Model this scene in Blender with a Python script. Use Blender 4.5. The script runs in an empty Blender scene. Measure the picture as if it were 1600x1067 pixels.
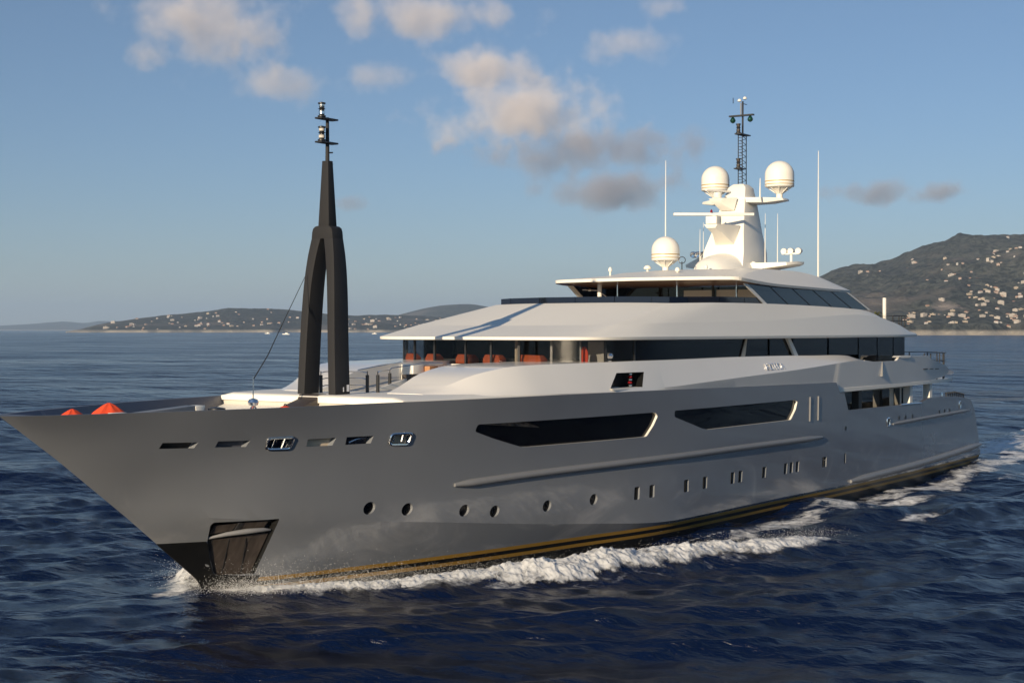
import bpy, bmesh, math, random
import numpy as np
from mathutils import Vector, Matrix, noise as mnoise
R = math.radians
S = bpy.context.scene
COL = S.collection
random.seed(7); RNG = np.random.default_rng(11)

# ------------------------------------------------------------------ camera, sky, sun, exposure
SEA = -0.25                                   # mean water level; yacht frame: X aft from the bow tip, Y to starboard, Z up
CAM = Vector((-27.034, -36.034, 8.45))
YAW = 0.598781
FPX = 2353.0 / 1600.0                         # focal length over image width
cd = bpy.data.cameras.new('camera'); cam = bpy.data.objects.new('camera', cd); COL.objects.link(cam)
cd.sensor_fit = 'HORIZONTAL'; cd.sensor_width = 36.0; cd.lens = 36.0 * FPX
cd.clip_start = 0.5; cd.clip_end = 90000.0
cam.location = CAM
cam.rotation_euler = (R(90) - math.atan(18.7 / 2353.0), 0.0, YAW - R(90))
S.camera = cam

SUN_EL, SUN_PORT = 14.0, 6.0                  # low sun ahead of the yacht, a little to port
world = bpy.data.worlds.new("World"); S.world = world; world.use_nodes = True
wn = world.node_tree; wn.nodes.clear()
sky = wn.nodes.new('ShaderNodeTexSky'); sky.sky_type = 'NISHITA'; sky.sun_disc = False
sky.sun_elevation = R(SUN_EL); sky.sun_rotation = R(270 - SUN_PORT)
sky.altitude = 0; sky.air_density = 1.0; sky.dust_density = 0.0; sky.ozone_density = 4.0
bg = wn.nodes.new('ShaderNodeBackground'); bg.inputs[1].default_value = 0.097
wo = wn.nodes.new('ShaderNodeOutputWorld')
wtc = wn.nodes.new('ShaderNodeTexCoord'); wsx = wn.nodes.new('ShaderNodeSeparateXYZ'); wn.links.new(wtc.outputs['Generated'], wsx.inputs[0])
wcr = wn.nodes.new('ShaderNodeValToRGB'); wn.links.new(wsx.outputs['Z'], wcr.inputs[0]); wel = wcr.color_ramp.elements   # clear blue air of a dry evening down to the horizon
for pos, colr in ((0.0, (.56,.58,.70)), (.05, (.95,.75,.69)), (.11, (1.27,.91,.62)), (.22, (1.13,.74,.50)), (.6, (1.06,.78,.58))):
    e_ = wel[0] if pos == 0 else (wel[1] if pos == .6 else wel.new(pos)); e_.position = pos; e_.color = (*colr, 1)
wmx = wn.nodes.new('ShaderNodeMix'); wmx.data_type = 'RGBA'; wmx.blend_type = 'MULTIPLY'; wmx.inputs[0].default_value = 1.0
wdp = wn.nodes.new('ShaderNodeVectorMath'); wdp.operation = 'DOT_PRODUCT'; wdp.inputs[1].default_value = (math.cos(YAW), math.sin(YAW), 0); wn.links.new(wtc.outputs['Generated'], wdp.inputs[0])
wmr = wn.nodes.new('ShaderNodeMapRange'); wmr.interpolation_type = 'SMOOTHSTEP'; wmr.inputs['From Min'].default_value = -.2; wmr.inputs['From Max'].default_value = .75; wmr.inputs['To Min'].default_value = .35; wn.links.new(wdp.outputs['Value'], wmr.inputs[0]); wn.links.new(wmr.outputs[0], wmx.inputs[0])
wn.links.new(sky.outputs[0], wmx.inputs[6]); wn.links.new(wcr.outputs[0], wmx.inputs[7]); wn.links.new(wmx.outputs[2], bg.inputs[0])
wn.links.new(bg.outputs[0], wo.inputs[0])
sd = bpy.data.lights.new('sun', 'SUN'); sun = bpy.data.objects.new('sun', sd); COL.objects.link(sun)
sd.energy = 4.9; sd.angle = R(0.5); sd.color = (1.0, 0.82, 0.58)
to_sun = Vector((-math.cos(R(SUN_EL)) * math.cos(R(SUN_PORT)), -math.cos(R(SUN_EL)) * math.sin(R(SUN_PORT)), math.sin(R(SUN_EL))))
sun.rotation_euler = to_sun.to_track_quat('Z', 'Y').to_euler(); sun.location = (-20, 0, 60)
S.view_settings.view_transform = 'Standard'; S.view_settings.look = 'None'
S.view_settings.exposure = 0.42; S.view_settings.gamma = 1.0
S.render.engine = 'CYCLES'
S.cycles.use_denoising = True
S.cycles.max_bounces = 8; S.cycles.transparent_max_bounces = 24; S.cycles.volume_bounces = 3
S.cycles.caustics_reflective = False; S.cycles.caustics_refractive = False
S.cycles.sample_clamp_indirect = 6.0
S.cycles.volume_max_steps = 96

# ------------------------------------------------------------------ helpers
def pchip(xs, ys):
    xs = np.array(xs, float); ys = np.array(ys, float); h = np.diff(xs); d = np.diff(ys) / h
    m = np.zeros_like(xs); m[0] = d[0]; m[-1] = d[-1]
    for i in range(1, len(xs) - 1):
        if d[i-1] * d[i] > 0:
            w1 = 2*h[i] + h[i-1]; w2 = h[i] + 2*h[i-1]; m[i] = (w1+w2) / (w1/d[i-1] + w2/d[i])
    def f(x):
        x = np.clip(np.asarray(x, float), xs[0], xs[-1]); i = np.clip(np.searchsorted(xs, x) - 1, 0, len(h)-1)
        t = (x - xs[i]) / h[i]
        return (1+2*t)*(1-t)**2*ys[i] + t*(1-t)**2*h[i]*m[i] + t*t*(3-2*t)*ys[i+1] + t*t*(t-1)*h[i]*m[i+1]
    return f

def nodes(m):
    m.use_nodes = True
    return m.node_tree, m.node_tree.nodes['Principled BSDF']

def mat(name, col, rough=0.5, metal=0.0, coat=0.0, var=0.0, vscale=3.0, bump=0.0, bscale=40.0, spec=0.5, stretch=None):
    m = bpy.data.materials.new(name); t, p = nodes(m)
    p.inputs['Base Color'].default_value = (*col, 1); p.inputs['Roughness'].default_value = rough
    p.inputs['Metallic'].default_value = metal; p.inputs['Coat Weight'].default_value = coat
    p.inputs['Coat Roughness'].default_value = 0.06; p.inputs['Specular IOR Level'].default_value = spec
    tc = t.nodes.new('ShaderNodeTexCoord'); src = tc.outputs['Object']
    if stretch:
        mp = t.nodes.new('ShaderNodeMapping'); mp.inputs['Scale'].default_value = stretch
        t.links.new(src, mp.inputs[0]); src = mp.outputs[0]
    if var > 0:
        n = t.nodes.new('ShaderNodeTexNoise'); n.inputs['Scale'].default_value = vscale; n.inputs['Detail'].default_value = 6
        t.links.new(src, n.inputs['Vector'])
        mx = t.nodes.new('ShaderNodeMix'); mx.data_type = 'RGBA'
        mx.inputs[6].default_value = (*[c*(1-var) for c in col], 1); mx.inputs[7].default_value = (*[min(1, c*(1+var)) for c in col], 1)
        t.links.new(n.outputs['Fac'], mx.inputs[0]); t.links.new(mx.outputs[2], p.inputs['Base Color'])
    if bump > 0:
        n2 = t.nodes.new('ShaderNodeTexNoise'); n2.inputs['Scale'].default_value = bscale; n2.inputs['Detail'].default_value = 4
        t.links.new(src, n2.inputs['Vector'])
        b = t.nodes.new('ShaderNodeBump'); b.inputs['Strength'].default_value = bump; b.inputs['Distance'].default_value = 0.02
        t.links.new(n2.outputs['Fac'], b.inputs['Height']); t.links.new(b.outputs[0], p.inputs['Normal'])
    return m

class MB:
    """collects vertices and faces of ONE mesh"""
    def __init__(s): s.v = []; s.f = []; s.m = []
    def add(s, vs, fs, mi=0):
        o = len(s.v); s.v += [tuple(map(float, p)) for p in vs]; s.f += [tuple(o+i for i in f) for f in fs]
        s.m += [mi]*len(fs) if isinstance(mi, int) else list(mi)
    def loft(s, loops, closed=True, cap0=False, cap1=False, mi=0, strip=None):
        n = len(loops[0]); vs = [p for l in loops for p in l]; fs = []; ms = []
        for i in range(len(loops)-1):
            for j in range(n if closed else n-1):
                k = (j+1) % n; fs.append((i*n+j, i*n+k, (i+1)*n+k, (i+1)*n+j)); ms.append(strip[i] if strip else mi)
        if cap0: fs.append(tuple(range(n))[::-1]); ms.append(mi)
        if cap1: fs.append(tuple((len(loops)-1)*n + j for j in range(n))); ms.append(mi)
        s.add(vs, fs, ms)
    def box(s, x0, x1, y0, y1, z0, z1, mi=0):
        s.loft([[(x0,y0,z),(x1,y0,z),(x1,y1,z),(x0,y1,z)] for z in (z0, z1)], True, True, True, mi)
    def tube(s, pts, r, n=8, mi=0, caps=True):
        pts = [Vector(p) for p in pts]; rs = r if isinstance(r, (list, tuple)) else [r]*len(pts); loops = []; up = None
        for i, p in enumerate(pts):
            d = (pts[min(i+1, len(pts)-1)] - pts[max(i-1, 0)]).normalized()
            if up is None: up = Vector((0,0,1)) if abs(d.z) < 0.9 else Vector((1,0,0))
            a = d.cross(up).normalized(); b = a.cross(d).normalized(); up = b
            loops.append([p + (a*math.cos(t) + b*math.sin(t))*rs[i] for t in [2*math.pi*k/n for k in range(n)]])
        s.loft(loops, True, caps, caps, mi)
    def lathe(s, c, prof, n=24, mi=0, strip=None):
        c = Vector(c)
        s.loft([[c + Vector((r*math.cos(2*math.pi*k/n), r*math.sin(2*math.pi*k/n), z)) for k in range(n)] for r, z in prof], True, True, True, mi, strip)
    def prism(s, poly, d, mi=0):
        d = Vector(d); a = [Vector(p) for p in poly]; s.loft([a, [p+d for p in a]], True, True, True, mi)
    def build(s, name, mats, parent=None, smooth=30, merge=0.0, recalc=True, bevel=0.0):
        me = bpy.data.meshes.new(name); me.from_pydata(s.v, [], s.f)
        for m in (mats if isinstance(mats, (list, tuple)) else [mats]): me.materials.append(m)
        me.polygons.foreach_set('material_index', s.m)
        if recalc or merge or bevel:
            b = bmesh.new(); b.from_mesh(me)
            if merge: bmesh.ops.remove_doubles(b, verts=b.verts, dist=merge)
            if recalc: bmesh.ops.recalc_face_normals(b, faces=b.faces)
            if bevel:
                es = [e for e in b.edges if len(e.link_faces) == 2 and e.calc_face_angle(0) > R(30)]
                bmesh.ops.bevel(b, geom=es, offset=bevel, segments=2, affect='EDGES', profile=0.6, clamp_overlap=True)
            b.to_mesh(me); b.free()
        if smooth:
            me.shade_smooth(); me.set_sharp_from_angle(angle=R(smooth))
        o = bpy.data.objects.new(name, me); COL.objects.link(o)
        if parent: o.parent = parent
        return o

def empty(name, loc=(0,0,0), parent=None):
    o = bpy.data.objects.new(name, None); COL.objects.link(o); o.location = loc
    if parent: o.parent = parent
    return o
def tag(o, label=None, cat=None, group=None, kind=None):
    for k, v in (('label', label), ('category', cat), ('group', group), ('kind', kind)):
        if v: o[k] = v
    return o
def mirror(half):
    """half plan outline (x, w, z) from the centre front to the centre aft -> closed loop, port side first"""
    port = [(x, -w, z) for x, w, z in half]; star = [(x, w, z) for x, w, z in half[::-1] if w > 1e-6]
    return port + star
def dense(pts, n):
    """resample a polyline of 3-tuples smoothly: n pieces between successive points"""
    p = np.array(pts, float); t = np.arange(len(p)); fs = [pchip(t, p[:, k]) for k in range(3)]
    tt = np.linspace(0, len(p)-1, (len(p)-1)*n + 1)
    return [tuple(float(f(u)) for f in fs) for u in tt]
def boolean_cut(o, cutter):
    md = o.modifiers.new('cut', 'BOOLEAN'); md.operation = 'DIFFERENCE'; md.object = cutter; md.solver = 'EXACT'
    dg = bpy.context.evaluated_depsgraph_get(); dg.update()
    me = bpy.data.meshes.new_from_object(o.evaluated_get(dg))
    o.modifiers.clear(); old = o.data; o.data = me; me.name = old.name; bpy.data.meshes.remove(old)
    cm = cutter.data; bpy.data.objects.remove(cutter); bpy.data.meshes.remove(cm)

def _h(ix, iy, iz, seed):
    n = (ix*374761393 + iy*668265263 + iz*2147483647 + seed*1274126177) & 0xffffffff
    n = ((n ^ (n >> 13)) * 1274126177) & 0xffffffff
    n = ((n ^ (n >> 16)) * 2246822519) & 0xffffffff
    return (n ^ (n >> 15)) / 4294967295.0
def vnoise(x, y, z=None, seed=0):
    z = np.zeros_like(x) if z is None else z
    fx, fy, fz = np.floor(x), np.floor(y), np.floor(z); ix, iy, iz = (a.astype(np.int64) for a in (fx, fy, fz))
    u, v, w = x-fx, y-fy, z-fz; u, v, w = (a*a*(3-2*a) for a in (u, v, w)); out = 0
    for dx in (0, 1):
        for dy in (0, 1):
            for dz in (0, 1):
                out = out + (u if dx else 1-u)*(v if dy else 1-v)*(w if dz else 1-w)*_h(ix+dx, iy+dy, iz+dz, seed)
    return out
def fbm(x, y, z=None, oct=5, seed=0, gain=0.5):
    a, s, t = 1.0, 0, 0; k = 1.0
    for o in range(oct):
        s = s + a*vnoise(x*k + 17.3*o, y*k - 9.1*o, None if z is None else z*k, seed+o); t += a; a *= gain; k *= 2.03
    return s/t
def sstep(a, b, x):
    t = np.clip((x-a)/(b-a), 0, 1); return t*t*(3-2*t)

# ------------------------------------------------------------------ materials
M = dict(
    hull=mat('grey_hull_paint', (0.214, 0.226, 0.246), 0.24, 0.15, 1.0, var=0.06, vscale=0.6, spec=0.5),
    bulwark_in=mat('slate_bulwark', (0.10, 0.105, 0.13), 0.5),
    gold=mat('gold_boot_stripe', (0.30, 0.17, 0.03), 0.4, var=0.12, vscale=2.0),
    black=mat('black_bottom_paint', (0.008, 0.008, 0.008), 0.35, var=0.4, vscale=3.0),
    white=mat('cream_white_paint', (0.80, 0.765, 0.69), 0.42, 0.0, 0.0, var=0.025, vscale=0.8, spec=0.3),
    gloss=mat('gloss_white_paint', (0.78, 0.75, 0.70), 0.22, 0.0, 0.35, var=0.025, vscale=0.8, spec=0.4),
    deck=mat('pale_deck', (0.55, 0.51, 0.45), 0.7, var=0.1, vscale=8.0),
    glass=mat('black_glass', (0.003, 0.003, 0.004), 0.02, spec=0.28),
    bluglass=mat('tinted_screen', (0.008, 0.014, 0.032), 0.03, spec=0.35),
    mast=mat('graphite_mast_paint', (0.030, 0.030, 0.032), 0.50, 0.0, 0.0, var=0.10, vscale=1.0, spec=0.08),
    rail=mat('grey_fender_rail', (0.20, 0.20, 0.205), 0.4, var=0.08, vscale=3.0),
    chrome=mat('stainless_steel', (0.75, 0.75, 0.75), 0.16, 1.0, bump=0.1, bscale=8.0),
    dark=mat('dark_metal', (0.02, 0.02, 0.022), 0.4, var=0.3, vscale=6.0),
    greywall=mat('grey_wall_panel', (0.22, 0.21, 0.20), 0.6, var=0.2, vscale=1.5),
    inside=mat('dark_interior', (0.03, 0.027, 0.025), 0.8),
    wood=mat('mahogany_ceiling', (0.17, 0.075, 0.035), 0.3, coat=0.4, var=0.25, vscale=4.0, stretch=(0.3, 4, 4)),
    brown=mat('stained_steel', (0.10, 0.082, 0.072), 0.34, 0.55, var=0.75, vscale=2.2, stretch=(3.0, 1, 0.5)),
    orange=mat('orange_fabric', (0.80, 0.075, 0.02), 0.75, var=0.12, vscale=5.0, bump=0.4, bscale=6.0),
    rust=mat('terracotta_upholstery', (0.62, 0.13, 0.045), 0.8, var=0.15, vscale=6.0),
    trunk=mat('dark_brown_ramp', (0.045, 0.036, 0.032), 0.5, var=0.2, vscale=5.0),
    gold_ring=mat('gold_band', (0.42, 0.27, 0.06), 0.45),
    red=mat('red_lens', (0.22, 0.008, 0.012), 0.15),
    green=mat('green_lens', (0.004, 0.035, 0.022), 0.08),
    leaf=mat('palm_leaf', (0.085, 0.09, 0.02), 0.6, var=0.4, vscale=9.0),
    cloth=mat('cream_cushion', (0.62, 0.52, 0.40), 0.9, var=0.1, vscale=9.0),
    blue=mat('blue_stripe_towel', (0.16, 0.19, 0.27), 0.9, var=0.5, vscale=1.0, stretch=(1, 14, 1)),
    tan=mat('tan_leather', (0.42, 0.20, 0.09), 0.6, var=0.15, vscale=5.0),
)
def painted_reflections(m):
    """light thrown back by the water, painted as pale clouds low on the topsides"""
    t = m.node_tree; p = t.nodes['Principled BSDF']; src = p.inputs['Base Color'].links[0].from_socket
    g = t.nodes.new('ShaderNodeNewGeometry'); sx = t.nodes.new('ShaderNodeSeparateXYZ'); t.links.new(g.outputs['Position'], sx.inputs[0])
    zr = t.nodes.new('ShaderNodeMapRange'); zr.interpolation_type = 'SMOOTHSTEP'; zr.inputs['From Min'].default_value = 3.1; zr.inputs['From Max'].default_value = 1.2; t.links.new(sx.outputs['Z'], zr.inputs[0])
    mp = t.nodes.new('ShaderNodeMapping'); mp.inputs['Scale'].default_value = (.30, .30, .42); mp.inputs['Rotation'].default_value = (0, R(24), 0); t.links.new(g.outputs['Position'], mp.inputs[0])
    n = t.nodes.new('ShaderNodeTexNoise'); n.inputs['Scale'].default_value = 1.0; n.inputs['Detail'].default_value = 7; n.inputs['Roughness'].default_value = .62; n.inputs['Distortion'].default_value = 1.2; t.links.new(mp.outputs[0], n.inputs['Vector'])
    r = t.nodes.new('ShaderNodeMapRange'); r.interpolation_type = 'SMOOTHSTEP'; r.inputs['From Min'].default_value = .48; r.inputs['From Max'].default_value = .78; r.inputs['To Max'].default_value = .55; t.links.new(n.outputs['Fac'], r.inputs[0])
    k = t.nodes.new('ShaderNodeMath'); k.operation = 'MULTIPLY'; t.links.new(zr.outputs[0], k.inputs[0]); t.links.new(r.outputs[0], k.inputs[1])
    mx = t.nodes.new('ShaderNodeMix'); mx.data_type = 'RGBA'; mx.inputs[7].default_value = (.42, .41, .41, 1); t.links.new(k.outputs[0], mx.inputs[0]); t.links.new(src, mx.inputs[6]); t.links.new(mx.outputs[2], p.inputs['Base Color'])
    # long faint unfairness of the plating, seen only in the gloss
    n2 = t.nodes.new('ShaderNodeTexNoise'); n2.inputs['Scale'].default_value = .45; n2.inputs['Detail'].default_value = 2; t.links.new(g.outputs['Position'], n2.inputs['Vector'])
    b = t.nodes.new('ShaderNodeBump'); b.inputs['Strength'].default_value = .25; b.inputs['Distance'].default_value = .04; t.links.new(n2.outputs['Fac'], b.inputs['Height']); t.links.new(b.outputs[0], p.inputs['Coat Normal'])
painted_reflections(M['hull'])  # water reflections put into the hull colour
def pane_material():
    m = bpy.data.materials.new('smoked_bridge_glass'); m.use_nodes = True; t = m.node_tree; t.nodes.clear()
    o = t.nodes.new('ShaderNodeOutputMaterial'); mx = t.nodes.new('ShaderNodeMixShader'); tr = t.nodes.new('ShaderNodeBsdfTransparent')
    gl = t.nodes.new('ShaderNodeBsdfGlossy'); fr = t.nodes.new('ShaderNodeFresnel')
    tr.inputs[0].default_value = (0.72, 0.73, 0.74, 1); gl.inputs['Roughness'].default_value = 0.02; fr.inputs[0].default_value = 1.5
    ge = t.nodes.new('ShaderNodeNewGeometry'); iv = t.nodes.new('ShaderNodeMath'); iv.operation = 'SUBTRACT'; iv.inputs[0].default_value = 1.0; t.links.new(ge.outputs['Backfacing'], iv.inputs[1])
    ml = t.nodes.new('ShaderNodeMath'); ml.operation = 'MULTIPLY'; t.links.new(fr.outputs[0], ml.inputs[0]); t.links.new(iv.outputs[0], ml.inputs[1])   # one clean reflection per pane
    t.links.new(ml.outputs[0], mx.inputs[0]); t.links.new(tr.outputs[0], mx.inputs[1]); t.links.new(gl.outputs[0], mx.inputs[2])
    t.links.new(mx.outputs[0], o.inputs[0]); return m
M['pane'] = pane_material()

# ------------------------------------------------------------------ hull form: level curves X -> (half breadth, z)
LV = [
 ('keel', [9.3,11,14,18,24,30,40,50,60,68,70.6], [0,.45,1.2,2.3,3.7,4.7,5.2,5.4,5.3,5.0,4.8], [-2.2]*11),
 ('low', [8.35,9.4,12,16,23,29,39,46,54,65,70.9], [0,.9,1.85,3.0,4.4,5.45,5.85,6.1,6.1,5.85,5.6], [-.75]*11),
 ('stripe', [7.6,9.1,12.1,16.4,23,29.4,39.4,45.7,54,65,71.1], [0,1.35,2.38,3.55,4.9,5.98,6.15,6.36,6.4,6.2,5.95], [.33]*11),
 ('chine', [4.62,5.8,8.55,11.2,14.35,22.6,29.4,39,46,54,65,71.15], [0,.8,2.2,3.03,3.78,5.22,6.1,6.24,6.43,6.45,6.24,5.98], [2.66,2.6,2.32,2.07,1.76,.92,.45,.45,.45,.45,.45,.45]),
 ('main', [1.95,2.3,3.2,4.5,6.5,9,12,16,20,26,34,45,55,65,70.0], [0,.27,.82,1.43,2.2,3.05,3.85,4.72,5.35,5.98,6.35,6.52,6.45,6.18,5.95], [4.65,4.64,4.62,4.6,4.57,4.5,4.42,4.35,4.3,4.28,4.1,3.6,3.5,3.4,3.3]),
 ('sheer', [0,.06,.25,.5,1,2,3,4,6,8,10,12,14,16,20,26,34,45,55,65,69.0], [0,.22,.48,.68,1.0,1.49,1.87,2.24,2.98,3.55,3.95,4.3,4.78,5.2,5.75,6.12,6.4,6.55,6.46,6.19,5.98], None),
]
ZS = [(0,6.0),(20,6.0),(26,5.97),(34,5.88),(45.5,5.76),(45.62,5.2),(46.5,5.2),(46.62,4.28),(58.6,4.2),(59.3,4.34),(60.3,4.42),(64.5,4.35),(67,4.2),(69.0,4.0)]
def zsheer(x): return np.interp(x, [a for a, _ in ZS], [b for _, b in ZS])
LF = []
for nm, xs, b, z in LV:
    LF.append((nm, xs[0], xs[-1], pchip(xs, b), zsheer if z is None else pchip(xs, z)))
STX = [l[1] for l in LF]; STZ = [float(l[4](l[1])) for l in LF]        # the stem: keel .. sheer
def stem_z(x): return float(np.interp(x, STX[::-1], STZ[::-1]))
def stem_x(z): return float(np.interp(z, STZ, STX))
def hullY(X, z):
    """half breadth of the hull at station X and height z"""
    zs = []; bs = []
    for nm, x0, x1, fb, fz in LF:
        if X < x0: continue
        zs.append(float(fz(X))); bs.append(float(fb(X)))
    if X < STX[0]:
        zt = stem_z(X)
        if not zs or zs[0] - zt > 1e-3: zs.insert(0, zt); bs.insert(0, 0.0)
    lin = float(np.interp(z, zs, bs))
    if len(zs) >= 3 and z > zs[-3] and zs[-1] - zs[-2] > 0.15 and X > 4.7:    # smooth flare above the chine
        cur = float(pchip(zs[-3:], bs[-3:])(z)) if z <= zs[-1] else bs[-1]
        k = min(1.0, (X-4.7)/2.5); return lin*(1-k) + cur*k
    return lin

yacht = tag(empty('motor_yacht'), 'long grey and white superyacht with black arched foremast, under way on the sea', 'yacht')

# ---- hull: one closed solid of both sides, with the well deck inside its bulwarks
def row_points(zf, x1, N=170):
    x0 = 0.0
    for _ in range(60): x0 = stem_x(float(zf(max(x0, 0))))
    out = [(x0, 0.0, float(zf(x0)))]
    for i in range(1, N+1):
        s = i/N; X = x0 + (x1-x0)*(0.35*s + 0.65*s**1.9); z = float(zf(X)); out.append((X, hullY(X, z), z))
    return out
def lerpf(f, g, t): return lambda x: float(f(x))*(1-t) + float(g(x))*t
def lvl(i): return lambda x: float(LF[i][4](x))
rows = []; strips = []                                # strips: material of the band above each row
K, LO, ST, CH, MA, SH = range(6)
def const(c): return lambda x: c
rows += [(lvl(K), 70.6), (lvl(LO), 70.9)]; strips += [3, 3]
for zz, mi in ((-.45, 3), (-.24, 3), (-.10, 1), (.04, 3), (.19, 1)): rows.append((const(zz), 71.0)); strips.append(mi)
rows.append((lvl(ST), 71.1)); strips.append(0)
for t in (.16, .33, .5, .66, .83): rows.append((lerpf(lvl(ST), lvl(CH), t), 71.12)); strips.append(0)
rows.append((lvl(CH), 71.15)); strips.append(0)
for t in (.2, .4, .6, .8): rows.append((lerpf(lvl(CH), lvl(MA), t), 71.15 + (70.0-71.15)*t)); strips.append(0)
rows.append((lvl(MA), 70.0)); strips.append(0)
for t in (.25, .5, .75): rows.append((lerpf(lvl(MA), zsheer, t), 70.0 - t)); strips.append(0)
rows.append((zsheer, 69.0)); strips.append(2)
half = [[(q[0], 0.0, -2.2) for q in row_points(*rows[0])]]     # keel centre line
half += [row_points(*r) for r in rows]
strips = [3] + strips
sheer_row = half[-1]
def deck_z(X): return 4.85 if X < 12.9 else (zsheer(X) - .06 if X < 46.6 else 3.3)
inner = [(max(X, .75), max(0.0, hullY(max(X, .75), z) - .2) if X > .2 else 0.0, z) for X, b, z in sheer_row]
low_in = []
for X, w, z in inner:
    zd = min(deck_z(X), z - .02)
    if X < 12.9: X = max(X, 2.7); w = min(w, max(.02, hullY(X, zd) - .25)) if X > 2.7 else .3
    low_in.append((X, w, zd))
mid = [(X, 0.0, z) for X, w, z in low_in]
half += [inner, low_in, mid]; strips += [2, 4]
hb = MB()
for sg in (-1, 1):
    hb.loft([[(x, sg*w, z) for x, w, z in r] for r in half], closed=False, strip=strips)
n = len(half[0])
aft = [r[-1] for r in half]
hb.add([(x, -w, z) for x, w, z in aft] + [(x, w, z) for x, w, z in aft[::-1]], [tuple(range(2*len(aft)))], 0)
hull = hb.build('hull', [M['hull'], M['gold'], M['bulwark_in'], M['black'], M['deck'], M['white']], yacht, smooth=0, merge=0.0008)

def clean(poly, r=0.0, k=4):
    """round the corners of a polygon of (x, z)"""
    if r <= 0: return poly
    out = []; N = len(poly)
    for i in range(N):
        p = Vector(poly[i]); a = Vector(poly[i-1]); b = Vector(poly[(i+1) % N])
        ra = min(r, (a-p).length*.45); rb = min(r, (b-p).length*.45)
        s = p + (a-p).normalized()*ra; e = p + (b-p).normalized()*rb
        for j in range(k+1):
            t = j/k; q = s*(1-t)**2 + p*2*t*(1-t) + e*t*t; out.append((q.x, q.y))
    return out
def densify(poly, step):
    out = []
    for i in range(len(poly)):
        a = poly[i]; b = poly[(i+1) % len(poly)]; L = math.hypot(b[0]-a[0], b[1]-a[1]); k = max(1, int(L/step))
        out += [(a[0]+(b[0]-a[0])*j/k, a[1]+(b[1]-a[1])*j/k) for j in range(k)]
    return out
cut = MB()
def cutter(poly, depth, mi):
    outer = [(x, -hullY(x, z) - .4, z) for x, z in poly]; inn = [(x, -hullY(x, z) + depth, z) for x, z in poly]
    cut.loft([outer, inn], True, True, True, mi)
def panel(name, poly, depth, m, parent, grow=0.01, thick=0.02, label=None):
    """a plate that follows the hull, `depth` inside its skin (negative: proud of it)"""
    cx = sum(p[0] for p in poly)/len(poly); cz = sum(p[1] for p in poly)/len(poly)
    P = [(x + (x-cx)*grow, z + (z-cz)*grow) for x, z in poly]
    b = MB(); a = [(x, -hullY(x, z) + depth, z) for x, z in P]; c = [(x, y + thick, z) for x, y, z in a]
    ctr = [(cx, -hullY(cx, cz) + depth, cz), (cx, -hullY(cx, cz) + depth + thick, cz)]
    N = len(a); b.add(a + c + ctr, [(i, (i+1) % N, 2*N) for i in range(N)] + [(N+i, 2*N+1, N+(i+1) % N) for i in range(N)]
                      + [(i, N+i, N+(i+1) % N, (i+1) % N) for i in range(N)])
    o = b.build(name, m, parent, smooth=20)
    return o
PANELS = []
W1 = [(16.33,5.09),(16.26,4.84),(17.26,4.54),(18.3,4.27),(18.84,4.14),(19.3,4.12),(26.67,4.09),(27.16,4.51),(27.46,4.89),(27.24,5.06)]
W2 = [(28.78,5.06),(28.78,4.80),(30.19,4.44),(31.1,4.2),(31.6,4.12),(39.91,4.13),(40.46,4.6),(40.65,4.99),(40.29,5.07)]
for w in (W1, W2):
    p = densify(clean(w, .1), .5); cutter(p, .16, 5); PANELS.append(('hull_window', p, .11, M['glass']))
for q in ([(4.5,4.85),(4.52,5.03),(5.6,5.0),(5.55,4.82)], [(6.2,4.81),(6.22,5.0),(7.27,4.98),(7.2,4.78)],
          [(9.3,4.67),(9.28,4.92),(10.34,4.92),(10.26,4.67)], [(10.76,4.66),(10.74,4.92),(11.82,4.91),(11.76,4.66)]):
    cutter(densify(q, .4), .30, 0)
for q in ([(7.9,4.66),(7.84,5.02),(8.74,5.02),(8.72,4.64)], [(12.5,4.58),(12.54,4.93),(13.40,4.92),(13.33,4.54)]):
    cutter(densify(clean(q, .12, 3), .4), .30, 0)
for x, z in ((12.23,2.42),(13.83,2.25),(16.46,1.98),(17.97,1.82),(20.74,1.78),(23.44,1.80)):
    p = [(x + .235*math.cos(a), z + .22*math.sin(a)) for a in [2*math.pi*k/20 for k in range(20)]]
    cutter(p, .13, 0); PANELS.append(('porthole', p, .10, M['glass']))
for x, w in ((26.18,.36),(27.22,.36),(29.9,.40),(31.53,.40),(34.12,.38),(34.88,.38),(37.31,.40),(39.62,.34),(40.25,.34),(40.93,.34),(44.09,.55),(46.76,.24)):
    p = clean([(x-w/2,1.56),(x-w/2,2.08),(x+w/2,2.08),(x+w/2,1.56)], .05, 2)
    cutter(p, .13, 0); PANELS.append(('porthole', p, .10, M['glass']))
p = clean([(6.98,2.24),(7.02,2.34),(8.95,2.33),(8.90,.46),(7.95,.46),(7.18,1.70)], .02, 1); cutter(densify(p, .3), .30, 3); pocket = p
cb = cut.build('recess_cutter', [M['hull'], M['gold'], M['bulwark_in'], M['black'], M['deck'], M['white']], None, smooth=0)
boolean_cut(hull, cb)
hull.data.shade_smooth(); hull.data.set_sharp_from_angle(angle=R(14))
for nm, p, d, m in PANELS: panel(nm, p, d, m, hull)
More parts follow.
